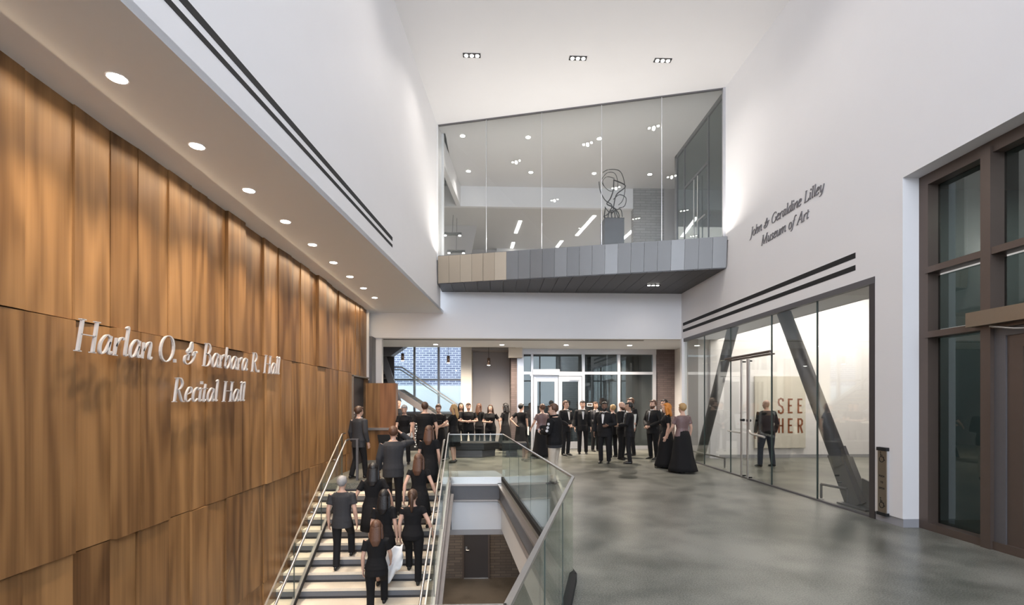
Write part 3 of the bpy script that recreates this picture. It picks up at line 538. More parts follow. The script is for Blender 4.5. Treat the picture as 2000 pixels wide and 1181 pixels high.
def ribbon(mb, pts, wf, M4, depth):
    n = len(pts); top = []
    for i, p in enumerate(pts):
        d_ = (Vector(pts[min(i+1, n-1)])-Vector(pts[max(i-1, 0)])); d_ = d_.normalized() if d_.length > 1e-6 else Vector((1, 0)); nn = Vector((-d_.y, d_.x)); h_ = wf(math.atan2(d_.y, d_.x))/2
        top.append((Vector(p)+nn*h_, Vector(p)-nn*h_))
    vt = [[mb.bm.verts.new(M4 @ Vector((q.x, q.y, z))) for q in pr for z in (0, depth)] for pr in top]   # l0 l1 r0 r1
    for a, b in zip(vt, vt[1:]):
        for i, j in ((0, 2), (2, 3), (3, 1), (1, 0)): mb.bm.faces.new((a[i], a[j], b[j], b[i]))
    mb.bm.faces.new((vt[0][0], vt[0][1], vt[0][3], vt[0][2])); mb.bm.faces.new([vt[-1][i] for i in (0, 2, 3, 1)])
for r_, wd in enumerate(('SEE', 'HER')):
    for i, chh in enumerate(wd):
        mb = MB(); m4 = Matrix.Translation((.74+i*.31, -.001, 1.40-r_*.62)) @ Matrix.Rotation(PI/2, 4, 'X')
        for st in LS[chh]:
            st = [(x*.17, y*.46) for x, y in st]
            for p, q in zip(st, st[1:]): ribbon(mb, [p, q], lambda a: .055 if abs(math.sin(a)) > .6 else .05, m4, .004)
            for p in st[1:-1]:
                ribbon(mb, [(p[0]-.001, p[1]-.026), (p[0]-.001, p[1]+.026)], lambda a: .052, m4, .0045)
        mb.build('painted_letter', M['rust'], t)
# inclined steel columns
for a, b, nme in (((6.18, 12.2, 3.72), (6.18, 14.25, 0), 'left-leaning slanted steel column behind the museum glass near the crowd'), ((6.18, 10.05, 3.72), (6.18, 7.95, .0), 'right-hand slanted steel column with bolted base behind the museum glass')):
    a, b = Vector(a), Vector(b); t = thing('slanted_column', nme, 'column'); d_ = (b-a).normalized()
    MB().tube([a, a.lerp(b, .83)] if 'bolted' in nme else [a, b], .135, 20).build('column_shaft', M['steeld'], t, True)
    if 'bolted' in nme:
        MB().beam(a.lerp(b, .76), a.lerp(b, 1.0), .05, .46, (0, 1, .5)).build('base_plate', M['steeld'], t)
        MB().beam(a.lerp(b, .80)+Vector((.04, 0, 0)), a.lerp(b, 1.0)+Vector((.04, 0, 0)), .2, .3, (0, 1, .5)).build('base_block', M['steeld'], t)
        sh = MB().prism([(6.0, 7.55), (6.36, 7.55), (6.36, 8.2), (6.0, 8.2)], 0, .03).slab([(6.18, 7.3, 0), (6.18, 7.85, 0), (6.18, 7.85, .5), (6.18, 7.4, .4)], (.03, 0, 0)).build('foot_plate', M['steeld'], t)
        MB().tube([a.lerp(b, .87)-Vector((.17, -.03, 0)), a.lerp(b, .87)-Vector((.1, -.03, 0))], .014).tube([a.lerp(b, .9)-Vector((.17, -.03, 0)), a.lerp(b, .9)-Vector((.1, -.03, 0))], .014).build('bolts', M['black'], t)
for v0, v1, nme in ((8.1, 8.6, 'near'), (12.5, 14.3, 'far')):
    t = thing('floor_barrier', 'low grey floor barrier rail inside the museum glass, '+nme+' one', 'barrier rail')
    x0 = 6.0 if nme == 'near' else 5.98
    MB().tube([(x0+.12, v0, .27), (x0, v1, .27)], .022).build('rail', M['steeld'], t)
    for x, v in ((x0+.12, v0), (x0, v1)): MB().tube([(x, v, .012), (x, v, .27)], .022).build('post', M['steeld'], t); MB().disc((x, v, 0), .05, .012).build('foot_ring', M['steel'], t)
# accessibility push plate
t = thing('door_push_plate', 'tall brown push-to-open plate with wheelchair symbols on the white pier', 'door opener', (UR, 6.93, 0))
MB().box(-.03, 0, -.085, .085, .12, 1.09).build('side_case', M['alu'], t); MB().box(-.045, -.03, -.085, .07, .14, 1.07).build('plate', M['bronzel'], t)
MB().box(-.055, -.0, -.09, .085, 1.06, 1.11).box(-.055, 0, -.09, .085, .10, .145).build('end_caps', M['black'], t)
pm = MB()
def stroke2(mb, pts, wd, org, s_):
    m4 = Matrix.Translation(org) @ Matrix(((0, 0, -1, 0), (-1, 0, 0, 0), (0, 1, 0, 0), (0, 0, 0, 1)))
    ribbon(mb, [(x*s_, y*s_) for x, y in pts], lambda a: wd, m4, .002)
for z in (.24, .92):
    stroke2(pm, [(.25+.32*math.cos(q*.5-2.7), .1+.32*math.sin(q*.5-2.7)) for q in range(-2, 11)], .010, (-.045, 6.93-6.93+.03, z), .13)
    stroke2(pm, [(.12, .78), (.16, .4), (.5, .38), (.62, .02), (.74, .05)], .012, (-.045, .03, z), .13); stroke2(pm, [(.1, .84), (.1, .96)], .018, (-.045, .03, z), .13); stroke2(pm, [(.14, .56), (.4, .56)], .009, (-.045, .03, z), .13)
CAPS = {'P': [[(0, 0), (0, 1), (.6, 1), (.6, .5), (0, .5)]], 'U': [[(0, 1), (0, 0), (.6, 0), (.6, 1)]], 'S': [[(.6, 1), (0, 1), (0, .5), (.6, .5), (.6, 0), (0, 0)]], 'H': [[(0, 0), (0, 1)], [(.6, 0), (.6, 1)], [(0, .5), (.6, .5)]], 'T': [[(0, 1), (.6, 1)], [(.3, 0), (.3, 1)]], 'O': [[(0, 0), (0, 1), (.6, 1), (.6, 0), (0, 0)]], 'E': [[(.6, 1), (0, 1), (0, 0), (.6, 0)], [(0, .5), (.5, .5)]], 'N': [[(0, 0), (0, 1), (.6, 0), (.6, 1)]]}
for wd, z in (('PUSH', .67), ('TO', .58), ('OPEN', .49)):
    for i, chh in enumerate(wd):
        for st in CAPS[chh]:
            for p, q in zip(st, st[1:]): stroke2(pm, [(p[0]+i-len(wd)/2+.2, p[1]), (q[0]+i-len(wd)/2+.2, q[1])], .005, (-.045, -.005, z), .026)
pm.build('symbols', M['black'], t)
# ------------------------------------------------------------------ tall window and door at the right
tw = struct(empty('window_6', (UR+.3, 0, 0)))
fm = MB().box(-.06, .12, WN, 6.47, 4.82, 4.97).box(-.06, .12, 6.47, WF, 0, 4.97).box(-.06, .12, WN, 6.47, 0, .1)
fm.box(-.09, .12, 5.60, 5.72, 0, 4.9)
for z in (2.68, 3.58): fm.box(-.08, .12, WN, 6.5, z, z+.085)
fm.box(-.06, .12, 3.95, 4.1, 0, 4.9).build('window_frame', M['bronze'], tw)
fm = MB()
for z0, z1 in ((.1, 2.7), (2.8, 3.55), (3.65, 4.82)): MB().box(.09, .11, 5.72, 6.47, z0, z1).build('glass_pane', M['glassd'], tw)
for z0, z1 in ((2.8, 3.55), (3.65, 4.82)): MB().box(.09, .11, 4.0, 5.60, z0, z1).build('glass_pane', M['glassd'], tw)
for z0, z1 in ((.1, 2.7), (2.8, 3.55), (3.65, 4.82)): MB().box(.09, .11, WN, 3.9, z0, z1).build('glass_pane', M['glassd'], tw)
rd = struct(empty('door_5', (UR+.3, 0, 0)))
MB().box(-.04, .06, 5.47, 5.60, 0, 2.7).box(-.04, .06, 4.0, 5.47, 2.58, 2.7).build('door_frame', M['steeld'], rd)
lf = MB().box(-.02, .04, 5.30, 5.47, .02, 2.58).box(-.02, .04, 4.15, 4.3, .02, 2.58).box(-.02, .04, 4.3, 5.30, 2.43, 2.58).box(-.02, .04, 4.3, 5.30, .02, .3).build('door_leaf', M['bronze'], rd)
MB().box(.0, .02, 4.3, 5.30, .3, 2.43).build('glass_pane', M['glassd'], lf)
MB().box(-.20, -.09, 4.0, 5.80, 2.72, 2.90).build('door_operator', M['bronzel'], rd); MB().tube([(-.15, 5.55, 2.70), (-.13, 5.3, 2.64), (-.05, 5.0, 2.60)], .012).build('operator_arm', M['steel'], rd)
struct(MB().box(8.6, 8.8, VB, 7.0, -.1, 5.1).build('wall_far_right', M['taupe'])); struct(MB().box(6.4, 8.8, 7.15, 7.25, 0, 5.1).build('wall_side_room', M['white'])); struct(MB().box(UR+.35, 8.8, VB, 7.2, 5.0, 5.1).build('ceiling_side_room', M['taupe'])); area('side_room_light', (7.6, 5.5, 4.9), (0, 0, 0), .6, .6, 30, NEUT)
# ------------------------------------------------------------------ wall behind the camera with its glazing
bw = MB().box(-4.3, 6.2, VB-.3, VB, 0, 1.2).box(-4.3, 6.2, VB-.3, VB, 9.0, CZ).box(-4.3, -3.2, VB-.3, VB, 1.2, 9.0).box(5.6, 6.2, VB-.3, VB, 1.2, 9.0); struct(bw.build('wall_behind', M['white']))
wb = struct(empty('window_7', (0, VB, 0))); bm_ = MB()
for u in (-3.1, -1.4, .4, 2.2, 4.0, 5.5): bm_.box(u-.05, u+.05, -.1, .1, 1.2, 9.0)
for z in (1.25, 3.5, 5.8, 8.95): bm_.box(-3.2, 5.6, -.1, .1, z-.05, z+.05)
bm_.build('mullion_grid', M['bronze'], wb)

# ------------------------------------------------------------------ stairs
st = thing('main_staircase', 'wide stone staircase with grey risers descending beside the wood wall', 'staircase', (0, V0, 0))
for n in range(0, 25):
    y = -TR*n; z = -RS*n
    if n: MB().box(-3.74, -1.03, y, y+TR+.02, z-.05, z).build('tread', M['tread'], st, bevel=.004)
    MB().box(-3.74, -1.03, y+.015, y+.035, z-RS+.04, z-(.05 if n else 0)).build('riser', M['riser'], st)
    MB().box(-3.74, -1.03, y+.02, y+.04, z-RS, z-RS+.04).build('riser_foot_strip', M['riserd'], st)  # near-black strip along the foot of each riser
SL = RS/TR
MB().slab([(-1.02, .02, -.5), (-1.02, .02, .0), (-1.02, -TR*24.5, -RS*24.5+.02), (-1.02, -TR*24.5, -RS*24.5-.3)], (.06, 0, 0)).build('side_stringer', M['stringer'], st)
MB().slab([(-.96, .02, -.32), (-.96, .02, -.25), (-.96, -TR*24.5, -RS*24.5-.25), (-.96, -TR*24.5, -RS*24.5-.32)], (.06, 0, 0)).build('stringer_flange', M['stringer'], st)
def stair_guard(u, label, inward):
    t = thing('stair_guard', label, 'glass balustrade', (u, V0, 0))
    yb, yt = -TR*24, .0; cuts_ = [yt-1.25*i for i in range(6)]+[yb]
    for a, b in zip(cuts_, cuts_[1:]):
        MB().slab([(0, a-.006, a*SL+.12), (0, b+.006, b*SL+.12), (0, b+.006, b*SL+1.06), (0, a-.006, a*SL+1.06)], (.014, 0, 0)).build('glass_panel', M['glassg'], t)
        MB().box(-.002, .016, a-.012, a+.0, a*SL+.1, a*SL+1.06).build('glass_joint', M['edge'], t)
    MB().beam((.007, yt, 1.075), (.007, yb, yb*SL+1.075), .022, .02).tube([(.007, .02, 1.075), (.007, .22, 1.075)], .012).build('top_cap', M['steel'], t)
    MB().beam((.007, yt+.02, .075), (.007, yb, yb*SL+.075), .05, .09).build('base_shoe', M['steel'], t); MB().beam((.007+inward*.03, yt+.02, .07), (.007+inward*.03, yb, yb*SL+.07), .012, .06).build('shoe_gap', M['black'], t)
    MB().tube([(inward*.09, .12, .93), (inward*.09, yt-.02, .93), (inward*.09, yb, yb*SL+.93)], .021, 12).build('handrail', M['steel'], t, True)
    for k in range(6):
        y = -.5-k*1.25; MB().tube([(0, y, y*SL+.9), (inward*.09, y, y*SL+.88), (inward*.09, y, y*SL+.93)], .009, 8).disc((0.007, y, y*SL+.88), .022, .02).build('rail_bracket', M['steel'], t)
    return t
stair_guard(-3.33, 'glass balustrade with steel handrail between the wood wall and the stairs', 1)
stair_guard(-1.02, 'glass balustrade with steel handrail along the open right side of the stairs', -1)
# guards around the opening
def guard(name, label, pts, seg, shoe='black', zoff=0):
    t = thing(name, label, 'glass guardrail')
    for (a, b), ns in zip(zip(pts, pts[1:]), seg):
        a, b = Vector((*a, 0)), Vector((*b, 0)); d_ = (b-a).normalized(); n_ = Vector((d_.y, -d_.x, 0))
        for k in range(ns):
            p, q = a.lerp(b, k/ns)+d_*.006, a.lerp(b, (k+1)/ns)-d_*.006
            MB().slab([(p.x, p.y, .03), (q.x, q.y, .03), (q.x, q.y, 1.03), (p.x, p.y, 1.03)], n_*.014).build('glass_panel', M['glassg'], t)
            if k: MB().tube([(p.x-d_.x*.006, p.y-d_.y*.006, .08), (p.x-d_.x*.006, p.y-d_.y*.006, 1.03)], .004, 6).build('glass_joint', M['edge'], t)
        MB().beam((a.x, a.y, 1.040), (b.x, b.y, 1.040), .028, .020).build('top_cap', M['steel'], t)
        MB().beam((a.x, a.y, .04), (b.x, b.y, .04), .075, .08).build('base_shoe', M[shoe], t)
    return t
guard('opening_guard', 'glass guardrail with thin steel cap wrapping the stair opening in the foreground', [(.185, 10.87), (.785, 4.77), (.045, 1.785)], (5, 3))
guard('opening_guard', 'short glass guardrail facing the camera across the far end of the stair opening', [(-1.02, 10.87), (.185, 10.87)], (1,), 'steel')
guard('opening_guard', 'guardrail whose steel cap runs along the bottom edge of the view', [(.045, 1.785), (-3.7, 1.785)], (3,))
struct(MB().box(-1.02, .17, 10.90, 10.95, -.11, .0).build('trim_9', M['steel']))
MB_ = thing('landing_post', 'slim dark post at the top left of the stairs', 'post', (-3.1, 10.95, 0)); MB().box(-.025, .025, -.025, .025, 0, .92).build('post_bar', M['steeld'], MB_); MB().box(-.22, .03, -.02, .02, .92, .94).build('post_arm', M['steeld'], MB_)

# ------------------------------------------------------------------ lettering drawn with a broad pen
def ell(cx_, cy_, rx, ry, n=20): return [(cx_+rx*math.cos(2*PI*k/n+.6), cy_+ry*math.sin(2*PI*k/n+.6)) for k in range(n+1)]
G = {
 'H': (.64, [('l', (.12, 0), (.12, .66)), ('l', (.52, 0), (.52, .66)), ('l', (.12, .35), (.52, .35))], [(.12, 0), (.12, .66), (.52, 0), (.52, .66)]),
 'a': (.42, [('s', (.31, .38), (.2, .42), (.07, .26), (.06, .08), (.13, 0), (.24, .08), (.32, .28)), ('s', (.34, .41), (.32, .12), (.35, .01), (.42, .07))], []),
 'r': (.33, [('l', (.1, 0), (.1, .39)), ('s', (.1, .2), (.19, .37), (.27, .42), (.32, .37))], [(.1, 0)]), 'l': (.2, [('s', (.03, .64), (.1, .67), (.1, .3), (.11, .03), (.19, .05))], []),
 'n': (.43, [('l', (.08, 0), (.08, .39)), ('s', (.08, .18), (.2, .37), (.3, .42), (.34, .33), (.33, .08), (.37, .0), (.43, .06))], []),
 'O': (.62, [('e', .31, .33, .27, .34)], []), '.': (.2, [('d', .07, .04)], []), ' ': (.26, [], []),
 '&': (.66, [('s', (.2, .44), (.12, .34), (.2, .27), (.05, .2), (.06, .04), (.22, -.01), (.4, .08), (.5, .25), (.47, .35)), ('s', (.2, .27), (.34, .42), (.3, .62), (.24, .44), (.2, .1)), ('s', (.38, .24), (.46, .36), (.55, .33), (.6, .38))], []),
 'B': (.5, [('l', (.12, 0), (.12, .66)), ('s', (.04, .66), (.26, .66), (.36, .52), (.28, .37), (.12, .35)), ('s', (.12, .35), (.34, .34), (.42, .18), (.3, .01), (.04, 0))], []),
 'b': (.4, [('l', (.08, .67), (.08, .06)), ('s', (.08, .2), (.19, .4), (.31, .38), (.33, .18), (.2, 0), (.08, .06))], []),
 'R': (.54, [('l', (.12, 0), (.12, .66)), ('s', (.04, .66), (.26, .66), (.37, .51), (.28, .36), (.12, .34)), ('s', (.22, .34), (.34, .16), (.44, .02), (.54, 0))], [(.12, 0)]),
 'e': (.34, [('s', (.07, .2), (.26, .27), (.28, .38), (.17, .42), (.06, .24), (.07, .06), (.17, 0), (.31, .09))], []), 'c': (.32, [('s', (.28, .35), (.2, .42), (.08, .3), (.06, .1), (.15, 0), (.29, .09))], []),
 'i': (.19, [('s', (.03, .37), (.08, .4), (.08, .15), (.1, .01), (.18, .06)), ('d', .09, .57)], []), 't': (.24, [('s', (.11, .54), (.09, .15), (.11, .0), (.22, .07)), ('l', (.01, .4), (.23, .4))], []),
 'J': (.3, [('s', (.19, .66), (.18, .3), (.14, .0), (.06, -.16), (-.06, -.19))], [(.19, .66)]), 'o': (.38, [('e', .19, .2, .14, .21)], []),
 'h': (.43, [('l', (.08, 0), (.08, .67)), ('s', (.08, .18), (.2, .37), (.3, .42), (.34, .3), (.3, .05), (.24, -.01))], []),
 'G': (.6, [('s', (.52, .54), (.4, .66), (.18, .58), (.06, .32), (.14, .06), (.34, -.01), (.52, .1)), ('l', (.52, .08), (.52, .3))], [(.52, .3)]),
 'd': (.43, [('s', (.31, .38), (.2, .42), (.07, .26), (.06, .08), (.13, 0), (.24, .08), (.32, .28)), ('s', (.34, .67), (.33, .3), (.34, .02), (.42, .07))], []),
 'L': (.48, [('l', (.12, 0), (.12, .66)), ('l', (.05, .01), (.42, .01)), ('l', (.42, .0), (.46, .14))], [(.12, .66)]), 'y': (.4, [('s', (.04, .37), (.1, .4), (.12, .1), (.2, .01), (.33, .16)), ('s', (.36, .41), (.33, .1), (.22, -.14), (.05, -.19))], []),
 'M': (.78, [('l', (.1, 0), (.16, .66)), ('l', (.16, .66), (.36, .02)), ('l', (.36, .02), (.64, .66)), ('l', (.64, .66), (.66, 0))], [(.1, 0), (.66, 0), (.15, .66), (.65, .66)]),
 'u': (.43, [('s', (.03, .37), (.09, .4), (.08, .12), (.15, 0), (.25, .07), (.33, .26)), ('s', (.35, .41), (.33, .12), (.36, .01), (.43, .07))], []),
 's': (.3, [('s', (.26, .35), (.17, .42), (.08, .34), (.14, .24), (.23, .13), (.17, .0), (.05, .06))], []),
 'm': (.66, [('l', (.08, 0), (.08, .39)), ('s', (.08, .18), (.19, .37), (.28, .42), (.31, .33), (.3, 0)), ('s', (.3, .18), (.42, .37), (.52, .42), (.56, .33), (.55, .08), (.59, 0), (.66, .06))], []),
 'f': (.26, [('s', (.36, .62), (.29, .68), (.2, .58), (.13, .2), (.06, -.1), (-.06, -.19)), ('l', (.04, .4), (.27, .4))], []),
 'A': (.58, [('l', (.04, 0), (.38, .68)), ('l', (.38, .68), (.5, 0)), ('l', (.16, .23), (.45, .23))], [(.05, 0), (.5, 0)]),
}
def letters(text, M4, size, mat, parent, depth=.03, wd=.075, slant=.2, width=1.0):
    x = 0
    def wf(a): return size*wd*(abs(math.sin(a-math.radians(14)))*.85+.2)
    for c in text:
        adv, strokes, serifs = G[c]
        if strokes:
            mb = MB()
            def T(p): return ((x+(p[0]+slant*p[1]))*size*width, p[1]*size)
            for s_ in strokes:
                k = s_[0]
                if k == 'l': pts = [s_[1], s_[2]]
                elif k == 's': pts = [(q.x, q.y) for q in cr([(*p, 0) for p in s_[1:]], 5)]
                elif k == 'e': pts = ell(*s_[1:])
                else: pts = [(s_[1]-.035, s_[2]), (s_[1]+.045, s_[2])]
                ribbon(mb, [T(p) for p in pts], (lambda a: size*.09) if k == 'd' else wf, M4, depth)
            for p in serifs: ribbon(mb, [T((p[0]-.08, p[1])), T((p[0]+.08, p[1]))], lambda a: size*.022, M4, depth)
            mb.build('letter', M[mat], parent)
        x += adv
    return x*size*width
# left sign: reads away from the camera along the panelling (x of the text runs to +v)
ML = lambda v, z: Matrix.Translation((UW+.055, v, z)) @ Matrix(((0, 0, 1, 0), (1, 0, 0, 0), (0, 1, 0, 0), (0, 0, 0, 1)))
t = thing('recital_hall_sign', 'raised pale metal italic lettering on the wood wall', 'sign')
letters('Harlan O. & Barbara R. Hall', ML(4.29, 2.245), .43, 'letter', t, .022, .056, .2, .905)
letters('Recital Hall', ML(5.56, 1.795), .41, 'letter', t, .022, .056, .2, .97)
MR = lambda v, z: Matrix.Translation((UR-.0, v, z)) @ Matrix(((0, 0, -1, 0), (-1, 0, 0, 0), (0, 1, 0, 0), (0, 0, 0, 1)))
t = thing('museum_sign', 'dark grey italic museum lettering on the white right wall', 'sign')
letters('John & Geraldine Lilley', MR(10.66, 5.50), .30, 'letterd', t, .015, .06, .2, 1.0)
letters('Museum of Art', MR(10.22, 5.17), .30, 'letterd', t, .015, .06, .2, 1.0)

# ------------------------------------------------------------------ people
def lerp(a, b, t): return a+(b-a)*t
ARMS = {   # elbow, wrist of the right side (x>0), figure faces +y, 1.75 m tall
 'down': ((.245, -.03, 1.13), (.262, .04, .88)), 'fwd': ((.25, .09, 1.14), (.24, .27, .96)), 'back': ((.26, -.15, 1.15), (.27, -.2, .90)),
 'phone': ((.25, .04, 1.14), (.08, .27, 1.14)), 'folded': ((.27, .08, 1.14), (.02, .24, 1.14)), 'hip': ((.43, -.12, 1.20), (.21, -.15, 1.03)),
 'clasp': ((.27, .02, 1.13), (.06, .20, .98)), 'hold': ((.26, .05, 1.13), (.16, .29, 1.10)), 'raise': ((.33, .2, 1.42), (.13, .16, 1.62)), 'reach': ((.27, .18, 1.2), (.2, .4, 1.05)), 'wide': ((.33, -.05, 1.15), (.40, .03, .91))}
LEGS = {   # knee, ankle of the right and of the left leg
 'stand': (((.105, .03, .49), (.11, -.01, .085)), ((.105, .02, .49), (.115, -.03, .085))), 'walk': (((.10, .16, .50), (.10, .26, .085)), ((.10, -.04, .49), (.10, -.28, .12))),
 'stroll': (((.10, .08, .49), (.10, .12, .085)), ((.10, .0, .49), (.10, -.15, .095))), 'wide': (((.15, .03, .49), (.19, -.01, .085)), ((.15, .02, .49), (.19, .0, .085))),
 'climb': (((.10, .24, .64), (.10, .27, .265)), ((.10, .03, .49), (.10, -.02, .085))), 'climb2': (((.10, .02, .49), (.10, -.02, .085)), ((.10, .24, .64), (.10, .27, .265)))}
def person(loc, face, h, label, top='jacket', low='trousers', hair='short', hc='hbrown', skin='skin', arms=('down', 'down'), legs='stand', girth=1.0, fem=False, turn=0, tilt=0, lean=0,
           topm='suit', lowm='suit', shirt=None, tie=None, beard=None, group=None, glasses=False):
    """face: degrees the figure looks towards, 0 = away from the camera, 90 = towards the wood wall, 180 = to the camera."""
    t = thing('person', label, 'person', loc, math.radians(face), group); t.scale = (h/1.75,)*3
    g = girth; sw = .165 if fem else .19                       # shoulder half width
    RT, LT = arms; jt = {}
    for s_, nm_ in ((1, RT), (-1, LT)):
        e, w_ = ARMS[nm_]; k = sw/.19
        sh = Vector((s_*sw*(.5+.5*g), 0, 1.405)); e = Vector((s_*e[0]*(k+g-1), e[1]+lean*.5, e[2])); w_ = Vector((s_*w_[0]*(k+(g-1)*.6), w_[1]*(1+.5*(g-1))+lean*.4, w_[2])); jt[s_] = (sh, e, w_)
    lg = {}
    for s_, (kn, an) in ((1, LEGS[legs][0]), (-1, LEGS[legs][1])):
        lg[s_] = (Vector((s_*.095*g, 0, .90)), Vector((s_*kn[0]*(.6+.4*g), kn[1], kn[2])), Vector((s_*an[0], an[1], an[2])))
    def torso(mb, inf=0, z0=.84, z1=2, wide=0):
        if fem: R = [(.84, .15, .11, 0), (.93, .172, .118, -.01), (1.02, .155, .105, 0), (1.12, .128, .092, .005), (1.22, .142, .108, .015), (1.30, .152, .122, .02), (1.37, .155, .10, .005), (1.42, .13, .08, -.005), (1.455, .075, .06, -.01), (1.48, .052, .052, -.01)]
        else: R = [(.84, .15, .11, 0), (.93, .162, .118, -.005), (1.03, .155, .11, 0), (1.13, .152, .108, .0), (1.24, .168, .118, .005), (1.32, .178, .122, .005), (1.385, .18, .105, -.005), (1.43, .15, .08, -.01), (1.465, .09, .065, -.01), (1.49, .06, .058, -.01)]
        rr = []
        for z, a, b, y in R:
            if z < z0 or z > z1: continue
            bel = (g-1)*.9*math.exp(-((z-1.05)/.2)**2)
            rr.append((0, y+bel*.06+lean*(z-.9)*.5, z, a*g+inf+(wide if z < 1.0 else 0), b*(g+bel*.7)+inf))
        mb.rings(rr, 18)
    hd = Vector((0, .012+lean*.38, 0)); cz = 1.5
    Hm = Matrix.Translation(hd+Vector((0, 0, cz))) @ Matrix.Rotation(math.radians(turn), 4, 'Z') @ Matrix.Rotation(math.radians(-tilt), 4, 'X') @ Matrix.Translation((0, 0, -cz))
    def head_mesh(mb):
        x = MB(); x.rings([(0, .035, 1.512, .026, .026), (0, .026, 1.53, .048, .056), (0, .016, 1.56, .060, .078), (0, .006, 1.60, .070, .092), (0, .0, 1.645, .076, .099), (0, -.006, 1.685, .074, .096), (0, -.012, 1.715, .060, .078), (0, -.014, 1.738, .034, .044), (0, -.014, 1.747, .012, .015)], 18)
        x.tube([(0, .082, 1.655), (0, .098, 1.63), (0, .112, 1.602), (0, .09, 1.592)], [.010, .012, .017, .012], 8); x.tube([(0, .078, 1.565), (0, .097, 1.562)], [(.022, .012), (.018, .009)], 8)
        for s_ in (1, -1): x.ball((s_*.077, -.008, 1.625), (.010, .02, .032), 10); x.ball((s_*.036, .078, 1.60), (.022, .018, .022), 8)
        x.bm.transform(Hm); tmp = bpy.data.meshes.new('tmp'); x.bm.to_mesh(tmp); mb.bm.from_mesh(tmp); bpy.data.meshes.remove(tmp)
    def hand(mb, e, w_, s_):
        d_ = (w_-e).normalized(); 
        if nm_pose[s_] in ('down', 'back', 'fwd', 'wide'): d_ = (d_+Vector((0, .15, -.4))).normalized()
        inn = Vector((-s_, 0, 0)); inn = (inn-d_*inn.dot(d_)).normalized(); sd = d_.cross(inn).normalized()     # palm faces inward
        if sd.y < 0: sd = -sd
        pe = w_+d_*.085
        mb.tube([w_-d_*.02, w_+d_*.02, w_+d_*.06, pe], [(.026, .018), (.034, .017), (.041, .017), (.038, .015)], 10, side=tuple(sd))
        for i, L_ in enumerate((.072, .082, .076, .060)):
            o_ = sd*(.030-.020*i); c1 = pe+o_+d_*(L_*.45)+inn*.006; c2 = pe+o_*.95+d_*(L_*.8)+inn*.022; c3 = pe+o_*.9+d_*(L_*.98)+inn*.040
            mb.tube([pe+o_*.95-d_*.015, c1, c2, c3], [.0095, .0092, .0085, .007], 6)
        th = w_+d_*.02+sd*.022; mb.tube([th, th+sd*.030+d_*.028+inn*.012, th+sd*.036+d_*.058+inn*.022], [.013, .011, .009], 6)
    nm_pose = {1: RT, -1: LT}
    b = MB(); torso(b); b.tube([(0, -.015+lean*.25, 1.42), (0, -.008+lean*.3, 1.49), (0, .005+lean*.38, 1.56)], [.062*(.7+.3*g), .052*(.7+.3*g), .05], 12); head_mesh(b)
    ag = .75+.25*g
    for s_ in (1, -1):
        sh, e, w_ = jt[s_]; f_ = .9 if fem else 1
        b.tube([sh*.8+Vector((0, 0, .28)), sh, sh.lerp(e, .3), e, e.lerp(w_, .3), w_], [.05*f_*ag, .055*f_*ag, .049*f_*ag, .038*f_*ag, .040*f_*ag, .026*f_], 12); hand(b, e, w_, s_)
        hp, kn, an = lg[s_]; b.tube([hp+Vector((0, 0, .04)), hp.lerp(kn, .2), hp.lerp(kn, .6), kn, kn.lerp(an, .3), kn.lerp(an, .75), an], [.082*g, .088*g, .066*g, .054*ag, .056*ag, .040, .036], 12); 
        b.tube([an+Vector((0, -.03, -.035)), an+Vector((0, .04, -.045)), an+Vector((0, .10, -.058))], [.026, .028, .014], 8)
    body = b.build('body', M[skin], t, remesh=.0095, smoothit=2)
    def headpart(name, mb, m, smooth=True, par=None, **k):
        mb.bm.transform(Hm); return mb.build(name, m, par or t, smooth, **k)
    headpart('eyes', MB().ball((.031, .083, 1.636), (.012, .010, .007), 8).ball((-.031, .083, 1.636), (.012, .010, .007), 8).tube([(.015, .09, 1.655), (.05, .08, 1.657)], .005, 5).tube([(-.015, .09, 1.655), (-.05, .08, 1.657)], .005, 5), M['eye'])
    headpart('mouth', MB().tube([(-.022, .092, 1.563), (0, .101, 1.565), (.022, .092, 1.563)], [.004, .007, .004], 6), M['lip'])
    if glasses: headpart('glasses', MB().tube(cr([(.034+.024*math.cos(q), .102, 1.635+.018*math.sin(q)) for q in (0, 1.2, 2.4, 3.6, 4.8)], 3, True), .003, 5).tube(cr([(-.034+.024*math.cos(q), .102, 1.635+.018*math.sin(q)) for q in (0, 1.2, 2.4, 3.6, 4.8)], 3, True), .003, 5).tube([(-.012, .104, 1.637), (.012, .104, 1.637)], .003, 5).tube([(.058, .1, 1.637), (.08, 0, 1.635)], .003, 5).tube([(-.058, .1, 1.637), (-.08, 0, 1.635)], .003, 5), M['wire'])
    # hair
    if hair != 'bald':
        x = MB(); up = 0 if hair != 'curly' else .02
        x.ball((0, -.022, 1.668), (.087+up, .104+up, .100+up), 20)
        kill = [v for v in x.bm.verts if (v.co.y > .028 and v.co.z < 1.700) or (v.co.z < 1.60 and v.co.y > -.035)]
        bmesh.ops.delete(x.bm, geom=kill, context='VERTS')
        hh = headpart('hair', x, M[hc]); md = hh.modifiers.new('thick', 'SOLIDIFY'); md.thickness = .014; md.offset = 0
        if hair == 'short':
            headpart('hair_fringe', MB().tube([(-.055, .045, 1.715), (-.02, .082, 1.722), (.03, .08, 1.724), (.062, .04, 1.712)], [.016, .022, .024, .016], 8), M[hc], par=hh)
